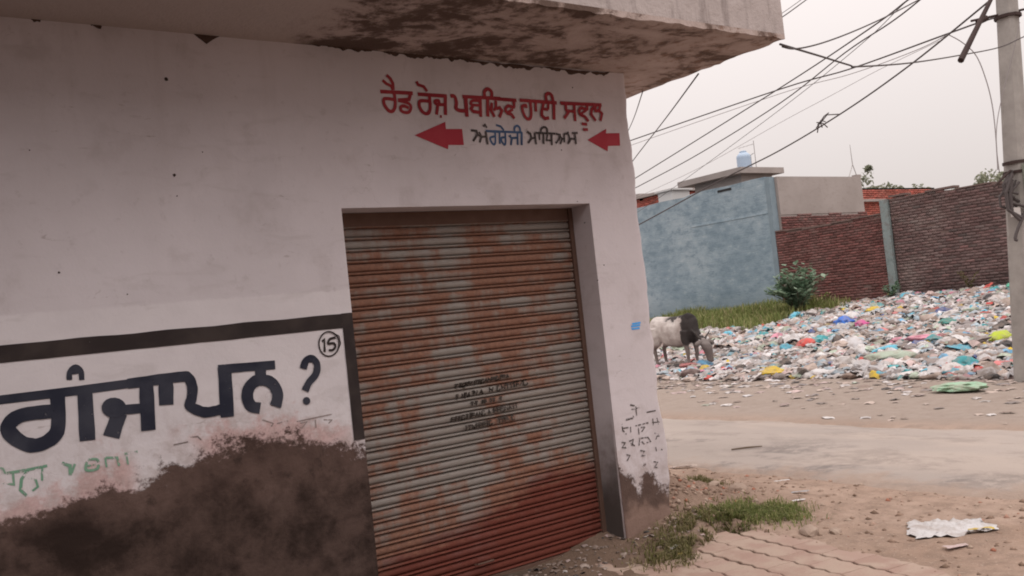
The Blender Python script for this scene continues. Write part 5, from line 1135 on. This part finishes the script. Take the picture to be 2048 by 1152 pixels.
hd = Vector((.81, -.585)).lerp(Vector((-.585, -.81)), .62); cow.rotation_euler.z = math.atan2(hd.y, hd.x)

# ------------------------------------------------------------------ concrete pole and its fittings
g = G('pole_concrete'); P = g.pos(); n = g.noise(P, 5, 5, .65)
M_POLE = g.fin(g.ramp(n, [(.3, (.27, .25, .235)), (.7, (.37, .345, .325))]), .9, g.bump(g.noise(P, 50, 3), .3, .006), spec=.15)
g = G('cable_black'); M_CAB = g.fin((.085, .072, .072), .7)
g = G('cable_grey'); M_CABG = g.fin((.26, .235, .235), .7)
g = G('dark_iron'); P = g.pos(); M_IRON = g.fin(g.mix(g.noise(P, 15, 3), (.035, .022, .021), (.065, .042, .038)), .8)
PB, PT = Vector((12.86, 6.22, -.3)), Vector((13.02, 5.85, 6.7))
def pole_at(z): return PB.lerp(PT, (z-PB.z)/(PT.z-PB.z))
pole = empty('utility_pole', (PB.x, PB.y, 0), 'grey concrete electricity pole at the right edge with cable tangle', 'pole')
w = MB(); rings = []
for t in np.linspace(0, 1, 12):
    c_ = PB.lerp(PT, float(t)); r = .155-.055*t; k = r*.35
    rings.append([(c_.x+a, c_.y+b_, c_.z) for a, b_ in ((r, -r+k), (r, r-k), (r-k, r), (-r+k, r), (-r, r-k), (-r, -r+k), (-r+k, -r), (r-k, -r))])
w.rings(rings); w.build('shaft', M_POLE, pole)
for z in (2.82, 2.95, 4.92):
    c_ = pole_at(z); w = MB(); w.rings([[(c_.x+.17*math.cos(a), c_.y+.17*math.sin(a), z+q) for a in [2*math.pi*k/12 for k in range(12)]] for q in (-.02, .02)]); w.build('clamp_band', M_IRON, pole)
right = Vector((.81, -.585, 0)); tow = Vector((-.585, -.81, 0))
g = G('box_metal'); P = g.pos(); M_BOX = g.fin(g.mix(g.noise(P, 8, 4), (.22, .235, .19), (.30, .31, .26)), .7)
c_ = pole_at(2.72)+right*.12+tow*.2; w = MB(); w.box((c_.x-.13, c_.y-.09, 2.47), (c_.x+.13, c_.y+.09, 2.90), -.62); bx = w.build('junction_box', M_BOX, pole)
w = MB(); c2 = c_+tow*.10; w.box((c2.x-.012, c2.y-.02, 2.6), (c2.x+.012, c2.y+.005, 2.72), -.62); w.build('box_latch', M_IRON, bx)
c_ = pole_at(2.35)-right*.14+tow*.16; w = MB(); w.box((c_.x-.05, c_.y-.035, 2.22), (c_.x+.05, c_.y+.035, 2.34), -.62)
w.build('meter_box', G('pale_box').fin((.55, .52, .50), .7), pole)
rk = random.Random(3)
for i in range(9):
    b0 = pole_at(2.75)-right*rk.uniform(.08, .22)+tow*rk.uniform(.12, .2); z0 = rk.uniform(2.6, 2.88); dz = rk.uniform(.25, .62)
    q1 = b0-right*rk.uniform(-.02, .14); w = MB()
    w.tube([(b0.x, b0.y, z0), (q1.x, q1.y, z0-dz*.4), (q1.x, q1.y, z0-dz*.8), (b0.x+right.x*.04, b0.y+right.y*.04, z0-dz)], rk.uniform(.012, .024), 6); w.build('looped_cable', M_CAB, pole)
b0 = pole_at(2.5)+tow*.2; w = MB(); pp_ = []
for k in range(9):
    a = -math.pi/2*1.0+k/8*math.pi*.75; q = b0+right*(.12-.34*math.sin(k/8*math.pi*.62)); pp_.append((q.x, q.y, 2.52-.62*math.sin(k/8*math.pi*.52)))
w.tube(pp_, .022, 6); w.build('looped_cable', M_CAB, pole)
q = pole_at(2.66); w = MB(); w.tube([tuple(q-right*.15+tow*.15+Vector((0, 0, .18))), tuple(q-right*.42+tow*.18+Vector((0, 0, -.02)))], .016, 6); w.build('bracket', M_IRON, pole)
q = pole_at(4.92); w = MB(); w.tube([tuple(q-right*.5), tuple(q+right*.4+Vector((0, 0, .1)))], .016, 6); w.tube([tuple(q-right*.42+Vector((0, 0, -.03))), tuple(q-right*.28+Vector((0, 0, .02)))], .04, 8); w.build('insulator_arm', M_IRON, pole)

# overhead cables
def cable(pts, r, mat, label):
    P3 = smooth_line(pts, 6); w = MB(); w.tube(P3, r*.74, 6)
    tag(w.build('overhead_cable', mat, smooth=True), label, 'cable')
for lb_, (pts, r) in CABLES: cable(pts, r, M_CABG if 'grey' in lb_ or 'pale' in lb_ else M_CAB, lb_)
kn = MB(); K = Vector(KNOT)
for i in range(6):
    d = Vector((rk.uniform(-1, 1), rk.uniform(-1, 1), rk.uniform(-1, 1))).normalized()*rk.uniform(.08, .2)
    kn.tube([K-d*.4, K+d*.5+Vector((0, 0, .03)), K+d], .009, 5)
kn.tube([K+right*.0, K+right*.12+Vector((0, 0, .12)), K+right*.3+Vector((0, 0, .11))], .009, 5)
tag(kn.build('cable_knot', M_CAB), 'frayed wire knot tied on the low black cable', 'knot')
w = MB(); pr_, r = ROD; a, b_ = Vector(pr_[0]), Vector(pr_[-1]); w.tube([a+(a-b_)*.6, a, a.lerp(b_, .5), b_], [r*.55, r*.7, r*.9, r*1.1], 8)
tag(w.build('iron_rod', M_IRON), 'dark iron rod slanting down from the top edge beside the pole', 'rod')
